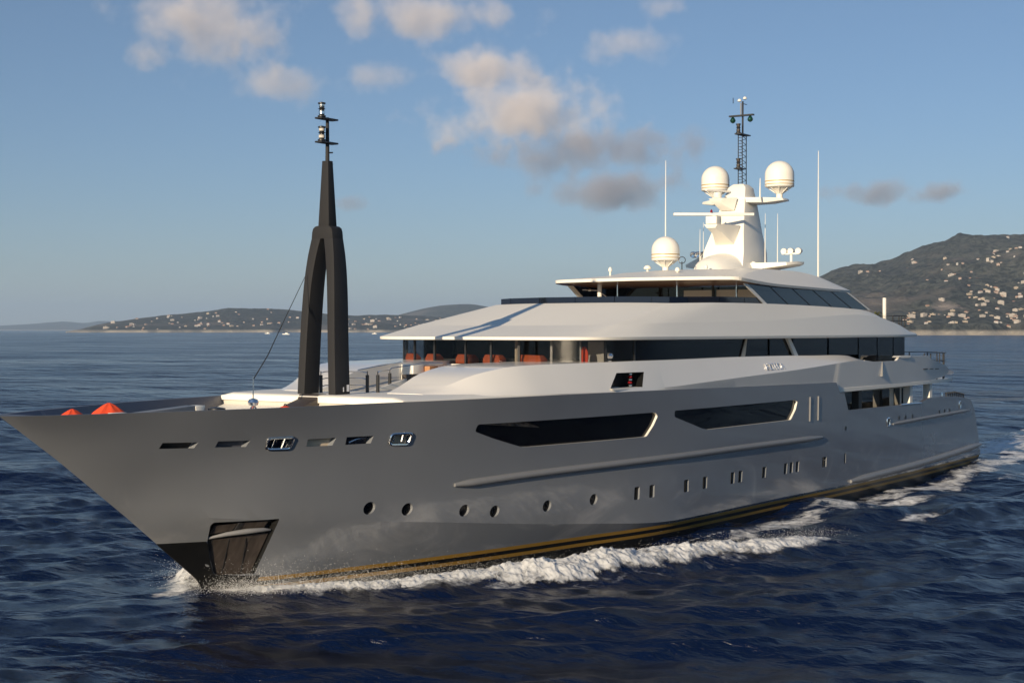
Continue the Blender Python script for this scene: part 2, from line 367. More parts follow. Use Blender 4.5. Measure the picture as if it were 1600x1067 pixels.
# throat of the slots and the chocks in the bow
for q in ([(4.5,4.85),(4.52,5.03),(5.6,5.0),(5.55,4.82)],): panel('mooring_slot', densify(q, .3), .26, M['dark'], hull)
panel('mooring_slot', densify([(6.2,4.81),(6.22,5.0),(7.27,4.98),(7.2,4.78)], .3), .2, M['bulwark_in'], hull)
panel('mooring_slot', densify([(9.3,4.67),(9.28,4.92),(10.34,4.92),(10.26,4.67)], .3), .2, M['cloth'], hull)
panel('mooring_slot', densify([(10.76,4.66),(10.74,4.92),(11.82,4.91),(11.76,4.66)], .3), .22, M['bluglass'], hull)
def ring(poly, y_off, r, name, m, parent):
    b = MB(); pts = [(x, -hullY(x, z) + y_off, z) for x, z in poly]; pts.append(pts[0]); b.tube(pts, r, 8, caps=False); return b.build(name, m, parent)
for q, pm in (([(7.9,4.66),(7.84,5.02),(8.74,5.02),(8.72,4.64)], M['bluglass']), ([(12.5,4.58),(12.54,4.93),(13.40,4.92),(13.33,4.54)], M['cloth'])):
    c = densify(clean(q, .12, 4), .25)
    f = ring(c, -.01, .05, 'mooring_chock', M['chrome'], yacht)
    panel('chock_throat', c, .18, pm, f)
    xm = q[0][0] + .56; b = MB(); b.tube([(xm-.02, -hullY(xm, 4.7)+.03, 4.66), (xm+.02, -hullY(xm, 4.98)+.03, 4.99)], .045, 8); b.build('roller', M['chrome'], f)
    b = MB(); b.tube([(xm-.3, -hullY(xm-.3, 4.7)+.1, 4.66), (xm-.27, -hullY(xm-.3, 4.98)+.1, 4.99)], .035, 8); b.build('roller', M['chrome'], f)
b = MB(); b.tube([(10.95, -hullY(10.95, 4.75)+.1, 4.72), (11.25, -hullY(11.25, 4.8)+.1, 4.82), (11.65, -hullY(11.65, 4.8)+.1, 4.86)], .04, 8); b.build('roller', M['chrome'], hull)
# black painted forefoot, following the stem
b = MB(); loops = []
for z in np.linspace(1.69, -1.6, 34):
    xr = 7.14 if z > 1.6 else (np.interp(z, [.46, 1.69], [7.93, 7.17]) if z > .46 else 9.05)
    if z < .46: xr = 9.05
    xa = stem_x(z) - .012; loops.append([(xa + (xr-xa)*t**1.5, -hullY(xa + (xr-xa)*t**1.5, z) - .028 if t > 0 else 0.0, z) for t in np.linspace(0, 1, 56)])
b.loft(loops, closed=False); b.build('forefoot', M['black'], hull, smooth=40)
b = MB(); b.loft([[(x, -y, z) for x, y, z in l] for l in loops], closed=False); b.build('forefoot', M['black'], hull, smooth=40)
# anchor in its pocket
ank = empty('anchor', (0,0,0), yacht)
def on(x, z, d): return (x, -hullY(x, z) + d, z)
panel('pocket_plate', densify([(7.14,1.72),(8.86,1.86),(8.84,.47),(7.97,.47)], .25), .12, M['brown'], ank)
b = MB(); b.tube([on(7.12,1.76,.1), on(7.6,1.9,.02), on(8.1,1.97,-.0), on(8.6,1.99,.02), on(8.86,1.96,.08)], [.03,.07,.09,.07,.03], 10); b.build('anchor_crown', M['rail'], ank)
for q in ([(7.2,1.92),(7.2,2.2),(7.8,2.24),(7.78,2.0)], [(7.98,2.05),(7.98,2.26),(8.72,2.28),(8.66,2.06)]): panel('anchor_fluke', q, .14, M['brown'], ank, thick=.05)
panel('anchor_shank', [(7.83,1.86),(7.83,2.27),(7.95,2.27),(7.95,1.86)], .10, M['dark'], ank, thick=.08)
for q in ((7.5, .5), (7.95, .5), (8.4, .5)):
    b = MB(); b.tube([on(q[0]-.12, 1.72, .115), on(q[0]+.2, .5, .115)], .014, 6); b.build('guide_bar', M['dark'], ank)
# fender rails
def fender(pts, r, name='fender_rail'):
    P = dense([(x, 0, z) for x, z in pts], 12); b = MB(); n = len(P)
    pts3 = [(x, -hullY(x, z) - r*.25, z) for x, _, z in P]
    rr = [r*min(1, .45 + i*.3, .45 + (n-1-i)*.3) for i in range(n)]
    b.tube(pts3, rr, 12); return b.build(name, M['rail'], hull, smooth=50)
fender([(15.75,2.96),(20.4,3.09),(26.3,3.13),(34.4,3.13),(43.6,3.09)], .14)
fender([(53.7,3.22),(60.5,3.29),(68.6,3.32)], .10)
fender([(47.5,.56),(58.6,.72),(71.0,1.0)], .19)
for x in (42.1, 43.1):
    b = MB(); b.tube([on(x, 3.96, -.01), on(x, 5.15, -.01)], .045, 8); b.build('boarding_gate_post', M['rail'], hull)
for x, z, w, h in ((46.75,3.36,.22,.22),(54.76,3.5,.28,.2),(55.83,3.49,.28,.2),(57.04,3.48,.28,.2),(62.12,3.52,.3,.18),(63.16,3.52,.3,.18),(64.23,3.51,.3,.18)):
    panel('scupper', [(x-w/2,z-h/2),(x-w/2,z+h/2),(x+w/2,z+h/2),(x+w/2,z-h/2)], -.004, M['dark'], hull)
for x, z, w, h in ((53.0,3.37,.42,.42),(66.45,3.76,.34,.42)):
    c = clean([(x-w/2,z-h/2),(x-w/2,z+h/2),(x+w/2,z+h/2),(x+w/2,z-h/2)], .1, 3)
    panel('mooring_port', c, -.004, M['dark'], hull); ring(c, -.01, .045, 'port_rim', M['chrome'], hull)
b = MB(); b.tube([on(55.0,4.24,-.0), on(57.5,4.22,0), on(58.5,4.2,0)], .05, 8); b.build('bulwark_cap', M['chrome'], hull)
for k in range(9):
    b = MB(); b.lathe((64.5+.48*k, -5.9+.02*k, 4.28-.05*max(0, k-4)), [(.05,0),(.05,.22),(.09,.24),(.09,.3),(0.01,.31)], 8); b.build('bollard', M['dark'], hull)

# ------------------------------------------------------------------ foredeck: ramp, coachroof, mast, fittings
b = MB(); xs = [9.3, 10, 11, 12, 12.95, 13.35]
prof = [(x, 5.0 + (x-9.3)*.19) for x in xs]
b.loft([[(x, -hullY(x, z)+.23, z) for x, z in prof] + [(13.35, -3.7, 4.95), (9.3, -2.9, 4.9)], [(x, hullY(x, z)-.23, z) for x, z in prof] + [(13.35, 3.7, 4.95), (9.3, 2.9, 4.9)]], True, True, True)
b.build('foredeck_ramp', M['white'], yacht)
b = MB(); loops = []
for x in [12.95, 13.0, 13.12] + list(np.linspace(13.5, 25.5, 20)):
    h = hullY(x, 5.98); top = 6.08 if x == 12.95 else (6.125 if x == 13.0 else 6.14)
    w0, w1 = h - .22, h - .72
    loops.append([(x, -w0, 5.86), (x, -w0, 6.02), (x, -w1, top), (x, w1, top), (x, w0, 6.02), (x, w0, 5.86)])
b.loft(loops, True, True, True); b.build('coachroof', M['white'], yacht, smooth=25)
b = MB(); b.prism([(10.9,-.46,5.2),(10.9,-.46,5.42),(12.9,-.46,5.98),(13.0,-.46,6.15),(13.42,-.46,6.16),(13.42,-.46,5.7)], (0,.92,0)); b.build('mast_trunk', M['trunk'], yacht, bevel=.02)

def deckhouse_side(sg):
    st = [ # X, zt, inner w, outer top w, crease w, crease z, bottom w, bottom z
     (15.3,6.16,1.7,3.0,3.3,6.15,3.5,6.1),(16.0,6.34,1.62,3.5,4.0,6.2,4.3,6.1),(17.3,6.80,1.6,4.1,4.75,6.25,5.0,6.08),(18.3,6.99,1.6,4.45,5.05,6.3,5.22,6.07),
     (19.2,7.09,1.6,4.7,5.25,6.3,5.4,6.05),(20.8,7.13,1.6,5.0,5.48,6.25,5.6,6.03),(22.4,7.14,1.6,5.25,5.68,6.2,5.78,6.01),(24,7.15,1.6,5.45,5.85,6.15,5.92,5.99),
     (25.4,7.16,1.6,5.62,5.97,6.1,6.0,5.97),(26.8,7.17,1.6,5.72,6.03,6.08,6.06,5.96),(28,7.17,1.6,5.79,6.10,6.06,6.1,5.95),(31.3,7.18,1.6,5.86,6.27,6.17,6.2,5.9),
     (34.5,7.2,1.6,5.88,6.37,6.29,6.28,5.86),(40.9,7.18,1.6,5.9,6.50,6.52,6.36,5.80),(45.4,7.13,1.6,5.92,6.55,6.72,6.37,5.76),(45.8,7.13,1.6,5.92,6.555,6.74,6.36,5.22),(48.3,7.08,1.6,5.94,6.56,6.83,6.36,5.22),(49.3,6.84,1.6,6.2,6.56,6.81,6.36,5.23)]
    b = MB(); T = np.array(st); xs = sorted(set(list(np.linspace(15.3, 49.3, 86)) + [45.4, 45.8, 28.0]))
    fs = [pchip(T[:,0], T[:,k]) if k != 7 else (lambda x: np.interp(x, T[:,0], T[:,7])) for k in range(1, 8)]
    loops = []
    for x in xs:
        zt, wi, wt, wc, zc, wb, zb = [float(f(x)) for f in fs]
        loops.append([(x, sg*wi, 5.7), (x, sg*wi, zt), (x, sg*wt, zt), (x, sg*wc, zc), (x, sg*wb, zb), (x, sg*(wb-.1), min(zb, 5.7)-.02)])
    b.loft(loops, True, True, True)
    return b.build('deckhouse_side', [M['gloss'], M['black']], yacht, smooth=0), fs
house, hf = deckhouse_side(-1)
house2, _ = deckhouse_side(1); house2.data.shade_smooth(); house2.data.set_sharp_from_angle(angle=R(16))
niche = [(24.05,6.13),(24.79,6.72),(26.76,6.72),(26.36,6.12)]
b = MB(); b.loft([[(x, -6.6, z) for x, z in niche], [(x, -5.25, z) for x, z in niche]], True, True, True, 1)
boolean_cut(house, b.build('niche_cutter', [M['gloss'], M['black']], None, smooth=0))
house.data.shade_smooth(); house.data.set_sharp_from_angle(angle=R(16))
lamp = MB()
for k in range(5): lamp.lathe((26.0, -5.62, 6.14 + .115*k), [(.05,0),(.1,.02),(.1,.08),(.05,.1)], 12, 0 if k % 2 else 1)
lamp.build('port_navigation_light', [M['red'], M['chrome']], house)
b = MB(); b.prism([(24.1,-5.98,6.06),(26.4,-5.98,6.05),(26.9,-6.0,6.12),(24.0,-5.95,6.13)], (0,.5,0)); b.build('niche_ledge', M['white'], house)
# vessel's name in raised metal letters
fc = bpy.data.curves.new('name_lettering', 'FONT'); fc.body = 'AZTECA'; fc.size = .50; fc.extrude = .025; fc.space_character = 1.08; fc.shear = -0.12
fo = bpy.data.objects.new('name_lettering', fc); COL.objects.link(fo)
dg = bpy.context.evaluated_depsgraph_get(); dg.update()
nm = bpy.data.meshes.new_from_object(fo.evaluated_get(dg)); bpy.data.objects.remove(fo)
nm.materials.clear(); nm.materials.append(mat('polished_letters', (.82, .83, .86), .3, .55))
no = bpy.data.objects.new('name_lettering', nm); COL.objects.link(no); no.parent = house
no.location = (37.5, -6.36, 6.57); no.rotation_euler = (R(58), 0, R(-.9))

# aft: upper deck slab, its bulwark, main deck house
b = MB()
b.loft(mirror_loops := [mirror([(45.6,0,z),(45.7,6.42,z),(50,6.42,z),(58,6.32,z),(64,6.1,z),(66.6,5.6,z),(67.4,4.0,z),(67.6,0,z)]) for z in (5.24, 5.42)], True, True, True)
b.build('upper_deck_slab', M['white'], yacht)
def aft_bulwark(sg):
    T = np.array([(49.28,6.83,6.58,5.23),(50.5,6.73,6.58,5.25),(54.1,6.72,6.56,5.31),(54.5,6.9,6.56,5.32),(56.3,6.92,6.54,5.34),(59.6,6.92,6.46,5.38),(60.4,6.68,6.42,5.42),(63.2,6.3,6.26,5.55),(64.6,5.98,6.1,5.66),(66.6,5.75,5.75,5.62)])
    b = MB(); b.loft([[(x, sg*(w-.16), zt), (x, sg*(w-.02), zt), (x, sg*(w - .22), zb), (x, sg*(w-.34), zb)] for x, zt, w, zb in T], True, True, True)
    return b.build('aft_bulwark', M['gloss'], yacht, smooth=12)
abw = aft_bulwark(-1); aft_bulwark(1)
b = MB(); b.box(51.85, 51.9, -6.575, -6.3, 5.9, 6.70); b.build('bulwark_joint', M['rail'], abw)
b = MB(); b.prism([(54.3,-6.58,6.90),(54.6,-6.58,6.98),(56.3,-6.58,6.97),(56.2,-6.58,6.86),(54.9,-6.58,6.85)], (0,.4,0)); b.build('fairing_cap', M['white'], abw)
for x in (59.0, 60.2, 61.4):
    b = MB(); b.box(x, x+.7, -6.40+.06*(x-59), -6.0, 6.12-.02*(x-59), 6.17-.02*(x-59)); b.build('freeing_slot', M['dark'], abw)
b = MB(); b.box(45.7, 61.0, -4.95, 4.95, 3.28, 5.23); mh = b.build('main_deckhouse', M['white'], yacht)
for x0, x1, m in ((46.3,49.5,'glass'),(49.75,57.2,'glass'),(58.0,58.9,'glass'),(59.3,60.7,'glass')):
    b = MB(); b.box(x0, x1, -4.99, -4.93, 3.75, 5.02); b.build('saloon_window', M[m], mh)
for x in (49.6, 57.5, 60.9):
    b = MB(); b.box(x, x+.42, -6.1, -5.7, 3.3, 5.22); b.build('side_deck_pillar', M['white'] if x > 50 else M['trunk'], mh)
for k in range(5):
    b = MB(); b.lathe((48.0+.35*k, -5.6, 3.5), [(.09,0),(.12,.5),(.1,.9),(.03,.95)], 8); b.build('deck_post', M['dark'], mh)

# ------------------------------------------------------------------ bridge deck: glass, sun deck roof
GP = [(23.35,0),(23.42,1.2),(23.6,2.6),(23.95,3.9),(24.35,4.75),(25.2,5.25),(26.6,5.42),(28,5.48),(38.8,5.52),(51,5.48),(58.6,5.38)]
gx = pchip(range(len(GP)), [p[0] for p in GP]); gy = pchip(range(len(GP)), [p[1] for p in GP])
def gpt(u, off=0.0):                           # u in -10..10: port negative
    a = abs(u); sg = -1 if u < 0 else 1; e = .02
    tx = float(gx(min(a+e, 10)) - gx(max(a-e, 0))); ty = float(gy(min(a+e, 10)) - gy(max(a-e, 0))); l = math.hypot(tx, ty)
    nx, ny = ty/l, -tx/l
    return (float(gx(a)) + nx*off, sg*(float(gy(a)) + ny*off))
def glass_strip(name, u0, u1, z0, z1, m, off=0.0, thick=.03, parent=None, n=8):
    b = MB(); us = np.linspace(u0, u1, n)
    loops = []
    for u in us:
        x, y = gpt(u, off); x2, y2 = gpt(u, off+thick); loops.append([(x,y,z0),(x,y,z1),(x2,y2,z1),(x2,y2,z0)])
    b.loft(loops, True, True, True); return b.build(name, m, parent, smooth=25)
bridge = empty('bridge_deckhouse', (0,0,0), yacht)
def ztop(u): return 8.03
JU = [-6.1,-4.7,-3.55,-2.5,-1.5,-.5,.6,1.9,2.9,3.9,5.0,6.1]
for i in range(len(JU)-1): glass_strip('bridge_window', JU[i]+.03, JU[i+1]-.03, 6.95 if abs(JU[i]) > 2 else 7.02, 8.03, M['pane'], parent=bridge)
for u in JU: glass_strip('window_mullion', u-.035, u+.035, 6.95, 8.03, M['dark'], off=-.02, thick=.09, parent=bridge, n=2)
side = [(6.15,7.35),(7.35,8.05),(8.07,8.25),(8.29,8.62),(8.64,9.0),(9.02,9.35),(9.37,9.72),(9.74,10.0)]
for u0, u1 in side:
    z0 = 6.7 if u0 > 8.9 else 7.1
    glass_strip('side_window', -u1, -u0, z0, 8.03, M['glass'], parent=bridge, n=6)
glass_strip('starboard_glazing', 6.13, 10, 6.7, 8.03, M['glass'], parent=bridge, n=30)
b = MB(); b.box(58.5, 58.6, -5.3, 5.3, 5.5, 8.03); b.build('aft_glass_wall', M['glass'], bridge)
b = MB(); b.prism([(41.35,-5.66,8.02),(41.75,-5.66,8.02),(42.72,-5.66,7.12),(42.3,-5.66,7.12)], (0,.12,0)); b.build('raked_pillar', M['white'], bridge)
b = MB(); b.prism([(36.85,-5.60,8.02),(37.0,-5.60,8.02),(36.75,-5.60,7.16),(36.35,-5.60,7.16)], (0,.05,0)); b.build('raked_pillar', M['cloth'], bridge)  # duller pillar stands in for a white post's reflection in the glass
b = MB(); b.loft([[(*gpt(u, .12), 6.5) for u in np.linspace(-6.2, 6.2, 40)], [(*gpt(u, .12), 6.62) for u in np.linspace(-6.2, 6.2, 40)]], True, True, True); b.build('bridge_floor', M['inside'], bridge)
b = MB(); b.box(29.0, 29.2, -5.3, 5.3, 6.5, 8.0); b.build('inner_bulkhead', M['greywall'], bridge)
for x, y, w in ((24.9,1.2,1.1),(24.9,-1.4,1.5),(25.2,-3.4,1.2)):
    b = MB(); b.box(x, x+.6, y, y+w, 6.6, 7.22); b.build('helm_console', M['inside'], bridge)
for k, (y, w) in enumerate(((4.15,.55),(2.47,.62),(.5,.85),(-.87,.85),(-2.75,1.1))):       # seat shapes added to stand in for orange reflections in the panes
    x = float(np.interp(abs(y), [0,2.6,3.9,4.75], [23.35,23.6,23.95,24.35])) + .16 + (.12 if k == 0 else 0)
    st = empty('reflection_stand_in', (x, y, 6.62)); c = 'orange seat shape standing in for a reflection in the bridge window, ' + ('nearest the starboard corner','second from the starboard corner','just right of the narrow dark pillars' if False else 'in the middle of the row','left of the pale curtain','last one before the port corner')[k]
    tag(st, c, 'reflection stand-in', 'orange reflection stand-ins at the bridge windows')
    b = MB(); b.loft([[(0,-w*.0,.42),(0,w,.42),(.5,w,.42),(.5,0,.42)],[(0,0,.62),(0,w,.62),(.5,w,.62),(.5,0,.62)],[(.12,.14,.78),(.12,w-.03,.80),(.45,w-.03,.80),(.45,.14,.78)]], True, True, True); b.build('seat', M['rust'], st, bevel=.03)
    b = MB(); b.box(.03,.45,.05,w-.05,0,.42); b.build('seat_base', M['dark'], st)
b = MB(); b.loft([[(24.0+.05*math.sin(k*1.7)-.02*k, -1.35-.06*k+.0, 7.0) for k in range(6)], [(24.0+.05*math.sin(k*1.7)-.02*k, -1.35-.06*k, 8.0) for k in range(6)]], closed=False); b.build('curtain', M['cloth'], bridge, recalc=False)
b = MB(); b.box(25.4, 25.5, -4.75, -4.0, 7.0, 7.95); b.build('curtain', M['deck'], bridge)
b = MB(); b.lathe((25.15,-5.12,7.15), [(.12,0),(.14,.05),(.05,.08),(.16,.14),(.2,.24),(.16,.34),(.05,.38)], 16); b.build('bridge_searchlight', M['chrome'], bridge)
jk = MB(); jk.loft([[(24.55+.05*math.cos(a)*k, -4.35+.16*math.sin(a)*k, z) for a in [2*math.pi*i/10 for i in range(10)]] for z, k in ((7.1,1.0),(7.3,1.25),(7.55,1.1),(7.75,.5))], True, True, True)
tag(jk.build('safety_jacket', M['orange'], None, smooth=60), 'bright orange jacket hanging behind the bridge glass near the port corner', 'jacket')
# narrow front terrace between the two cowlings
ter = empty('front_terrace', (0,0,0), yacht)
b = MB(); b.box(19.6, 23.3, -1.59, 1.59, 6.13, 6.45); b.build('terrace_floor', M['deck'], ter)
b = MB(); b.loft([[(*gpt(u, -.06), z) for u in np.linspace(-3, 3, 16)] + [(*gpt(u, .2), z) for u in np.linspace(3, -3, 16)] for z in (6.4, 6.93)], True, True, True); b.build('terrace_wall', M['tan'], ter)
b = MB(); b.loft([[(*gpt(u, -.12), z) for u in np.linspace(-3.4, 3.4, 16)] + [(*gpt(u, .2), z) for u in np.linspace(3.4, -3.4, 16)] for z in (6.95, 7.02)], True, True, True); b.build('window_sill', M['white'], ter)
b = MB(); b.box(20.2, 20.9, .95, 1.58, 6.45, 7.06); b.build('terrace_locker', M['white'], ter, bevel=.04)
b = MB(); b.box(20.95, 21.5, .7, 1.2, 6.45, 6.98); b.build('terrace_cabinet', M['tan'], ter, bevel=.02)
b = MB(); b.box(22.3, 23.15, -1.55, .8, 6.45, 6.62); b.build('bench', M['tan'], ter, bevel=.03)
for y, m, lb in ((.35,'cloth','cream cushion leaning on the terrace bench, nearest the foremast'),(-.1,'blue','blue striped towel over the terrace bench'),(-.55,'cloth','pale cushion to the right of the blue striped towel'),(-1.0,'blue','dark striped towel nearest the port cowling')):
    b = MB(); b.loft([[(22.5,y-.2,6.62),(22.5,y+.2,6.62),(22.75,y+.2,6.62),(22.75,y-.2,6.62)],[(22.85,y-.19,6.98),(22.85,y+.19,6.98),(23.0,y+.19,6.97),(23.0,y-.19,6.97)]], True, True, True)
    tag(b.build('towel' if m == 'blue' else 'cushion', M[m], None, bevel=.03), lb, 'towel' if m == 'blue' else 'cushion')
b = MB(); b.prism([(16.6,.1,6.15),(19.6,.1,6.47),(19.6,.1,6.15)], (0,1.3,0)); b.build('gangway_ramp', M['deck'], ter)
b = MB(); b.prism([(16.4,.0,6.15),(19.5,.0,6.72),(19.6,.0,6.72),(19.6,.0,6.15)], (0,.09,0)); b.build('ramp_side', M['white'], ter)
b = MB(); b.box(18.6, 19.3, -.2, .25, 6.45, 6.72); b.build('deck_stool', M['trunk'], ter)

# roof over the bridge = floor and coaming of the sun deck
E0 = [(22.45,0),(22.55,2),(22.8,3.9),(23.25,5.1),(24.3,5.72),(26.9,6.0),(38.8,6.06),(51,5.95),(57.4,5.7),(60.6,5.3),(62.6,4.6),(63.4,3.0),(63.7,0)]
L2 = [(25.9,0,8.61),(25.9,2,8.62),(25.85,3.9,8.63),(25.75,5.0,8.64),(26.6,5.3,8.66),(29,5.62,8.72),(38.8,5.66,8.86),(51,5.5,9.26),(57.0,5.35,8.84),(60.4,5.2,8.28),(62.4,4.5,8.25),(63.2,2.9,8.24),(63.5,0,8.24)]
L3 = [(30.6,0,9.64),(30.7,2,9.64),(30.9,3.8,9.62),(31.15,4.6,9.6),(32.6,4.85,9.63),(35.5,5.02,9.68),(41,5.1,9.70),(52.3,5.1,9.55),(56.6,5.05,8.95),(60.2,5.05,8.31),(62.2,4.35,8.29),(63.0,2.8,8.28),(63.3,0,8.28)]
L4 = [(x+(.18 if i < 4 else 0), max(0, w-.16), z-.08) for i, (x, w, z) in enumerate(L3)]
def smooth_half(h, n=4):
    """finer points between corners 4.. of a half outline (the fore part is kept straight between given points)"""
    out = dense(h, n); return out
E0z = lambda z, d: [(x - (d if i < 4 else 0), max(0, w + (d if i >= 3 else 0)) if w > 0 else 0, z) for i, (x, w) in enumerate(E0)]
b = MB(); b.loft([mirror(smooth_half(h)) for h in (E0z(8.02, -.05), E0z(8.04, 0), E0z(8.15, .01), L2, L3, L4)], True, True, True)
roof = b.build('sundeck_roof', M['white'], yacht, smooth=12)
nl = len(mirror(smooth_half(L2)))
for e_ in roof.data.edges:                      # the fold line round the roof stays crisp
    i_, j_ = e_.vertices
    if 3*nl <= i_ < 4*nl and 3*nl <= j_ < 4*nl: e_.use_edge_sharp = True
    if i_ % nl == j_ % nl and i_ % nl in (12, nl-12) and min(i_, j_) >= 3*nl and max(i_, j_) < 5*nl: e_.use_edge_sharp = True
def screen(pts, name, m, h, parent):
    b = MB(); b.loft([[(x, y, z-.05) for x, y, z in pts], [(x, y, z+h) for x, y, z in pts], [(x+.05, y*.99, z+h) for x, y, z in pts], [(x+.05, y*.99, z-.05) for x, y, z in pts]], closed=False); return b.build(name, m, parent, recalc=False)
scr = [(30.85,0,9.62),(30.95,2,9.62),(31.15,3.75,9.6),(31.45,4.5,9.58),(32.7,4.74,9.61),(35.5,4.9,9.66),(38.0,4.97,9.68),(40.6,4.99,9.68)]
full = [(x, -y, z) for x, y, z in scr[::-1]] + scr[1:]
for i in range(len(full)-1):
    a, c = Vector(full[i]), Vector(full[i+1]); g = (c-a)*.008
    screen([tuple(a+g), tuple(c-g)], 'windscreen_panel', M['bluglass'], .30, roof)
# hard top
R0 = [(36.35,0,10.80),(36.42,2.4,10.79),(36.62,4.2,10.78),(36.95,4.95,10.77),(37.5,5.15,10.72),(41.3,5.12,10.56),(46,5.06,10.50),(50.6,4.95,10.46),(52.4,4.5,10.46),(53.2,4.0,10.47),(53.5,0,10.5)]
R1 = [(x-.02 if i < 4 else x, w + (.03 if i > 3 and w > 0 else 0), z+(.15 if i < 5 else .12)) for i, (x, w, z) in enumerate(R0)]
R2 = [(39.4,0,11.28),(39.5,2.3,11.26),(39.8,3.3,11.22),(40.1,3.75,11.19),(40.8,3.95,11.27),(42.6,3.98,11.46),(46,3.92,11.49),(49.4,3.85,11.30),(51.5,3.75,11.00),(52.8,3.4,10.68),(53.2,0,10.72)]
R3 = [(41.5,0,11.50),(41.6,1.2,11.50),(41.9,1.7,11.49),(42.3,2.1,11.5),(43,2.3,11.55),(44.2,2.4,11.62),(46.5,2.4,11.63),(49,2.3,11.46),(50.9,2.1,11.2),(52.2,1.7,10.92),(52.5,0,10.92)]
b = MB(); b.loft([mirror(dense(h, 4)) for h in ([(x+.1, w*.98, z-.005) for x, w, z in R0], R0, R1, R2, R3)], True, True, True, strip=[1,0,0,0])
hard = b.build('hardtop', [M['white'], M['wood']], yacht, smooth=9)
hard.data.polygons.foreach_set('material_index', [1 if p.normal.z < -.75 else 0 for p in hard.data.polygons])
lounge = empty('sundeck_lounge', (0,0,0), yacht)
def quad_plate(name, p, m, parent, t=(.0,.06,0)):
    b = MB(); b.prism(p, t); return b.build(name, m, parent)
bx = [38.75, 41.2, 44.0, 47.0, 50.2, 53.6]; 
def sideplate(s0, s1, z0f, z1f, name, m, out=0.0):
    # between fractions along the raked side opening
    lo = lambda s: (40.35 + s*13.4, -5.04-out, 9.66 - s*.12); hi = lambda s: (38.25 + s*12.5, -4.96-out, 10.62 - s*.17)
    return quad_plate(name, [lo(s0), lo(s1), hi(s1), hi(s0)], m, hard)
ss = [0.005, .2, .41, .62, .82, .995]
for i in range(5): sideplate(ss[i]+.004, ss[i+1]-.004, 0, 0, 'side_glass', M['bluglass'])
for s in ss[1:-1]: sideplate(s-.005, s+.005, 0, 0, 'glass_mullion', M['dark'], .02)
sideplate(-.028, .005, 0, 0, 'raked_strut', M['white'], .02); sideplate(.995, 1.02, 0, 0, 'raked_strut', M['white'], .02)
b = MB(); b.prism([(40.0,4.95,9.66),(40.4,4.95,9.66),(38.55,4.9,10.68),(38.1,4.9,10.68)], (0,.1,0)); b.build('raked_strut', M['white'], hard)
b = MB(); b.prism([(40.6,4.98,9.66),(53.6,4.98,9.55),(50.6,4.93,10.48),(38.6,4.93,10.66)], (0,.04,0)); b.build('side_glass', M['bluglass'], hard)
b = MB(); b.box(41.6, 41.75, -4.8, 4.8, 9.5, 10.6); b.build('lounge_front', M['glass'], lounge)
for y0, y1 in ((-1.55,.1),(-3.9,-1.75)):
    b = MB(); b.box(41.5, 41.59, y0, y1, 9.72, 10.44); b.build('pale_blind', M['deck'], lounge)
for x, y, r, m in ((38.4,3.25,.11,'white'),(40.2,-.2,.05,'chrome'),(40.6,-3.3,.05,'chrome'),(38.9,2.5,.035,'chrome'),(41.3,-1.65,.06,'dark')):
    b = MB(); b.tube([(x,y,9.5),(x,y,10.72)], r, 10); b.build('hardtop_post', M[m], lounge)
b = MB(); b.tube([(37.8,3.9,10.45),(38.3,3.3,10.42),(38.5,2.9,10.1)], .02, 6); b.lathe((38.0,3.6,10.38), [(.05,0),(.11,.05),(.05,.12)], 10); b.build('deck_lamp', M['chrome'], lounge)

# ------------------------------------------------------------------ foremast
fm = empty('foremast', (13.8,0,6.13), yacht); fm.location = (0,0,0)
lv = [ # z, outer half width, inner half width, x front, x aft
 (6.14,.90,.57,13.38,14.18),(7.87,.83,.50,13.42,14.20),(9.93,.73,.38,13.52,14.26),(11.05,.62,.23,13.62,14.28),(11.72,.50,.08,13.70,14.28)]
for sg in (-1, 1):
    P = np.array(lv); f = [pchip(P[:,0], P[:,k]) for k in range(1, 5)]; b = MB(); loops = []
    for z in np.linspace(6.14, 11.72, 20):
        o, i, xa, xb = [float(g(z)) for g in f]; loops.append([(xa, sg*i, z), (xa, sg*o, z), (xb, sg*o, z), (xb, sg*i, z)])
    b.loft(loops, True, True, True); leg = b.build('mast_leg', M['mast'], fm, bevel=.025)
    if sg < 0:
        b = MB(); b.box(13.98, 14.12, -.915, -.87, 6.24, 6.48); b.build('fuse_box', M['chrome'], fm); b = MB(); b.box(13.78, 13.84, -.912, -.87, 6.24, 6.4); b.build('mast_socket', M['chrome'], fm)
b = MB(); b.loft([[(13.70,-o,z),(14.28,-o,z),(14.28,o,z),(13.70,o,z)] for z, o in ((11.70,.502),(11.95,.475),(12.07,.43),(12.14,.34),(12.16,.25))], True, True, True); b.build('mast_crown', M['mast'], fm, bevel=.02)
b = MB(); b.loft([[(13.78+d,-w,z),(14.22-d,-w,z),(14.22-d,w,z),(13.78+d,w,z)] for z, w, d in ((12.15,.25,0),(14.5,.14,.09))], True, True, True); sp = b.build('mast_spire', M['mast'], fm, bevel=.015)
for k in range(11):
    z = 10.6 + .38*k
    if 11.6 < z < 12.2: continue
    o = float(np.interp(z, [10.6,11.7,12.16,14.5], [.0,.0,.0,.0])); xr = float(np.interp(z, [10.6,12.1,12.16,14.5], [14.32,14.26,14.22,14.13]))
    b = MB(); b.tube([(xr-.02,-.06,z),(xr+.1,-.06,z),(xr+.1,.06,z),(xr-.02,.06,z)], .014, 5); b.build('climbing_rung', M['dark'], fm)
b = MB(); b.tube([(14.0,0,14.45),(14.0,0,16.06)], [.075,.06], 8); b.build('mast_pole', M['mast'], fm)
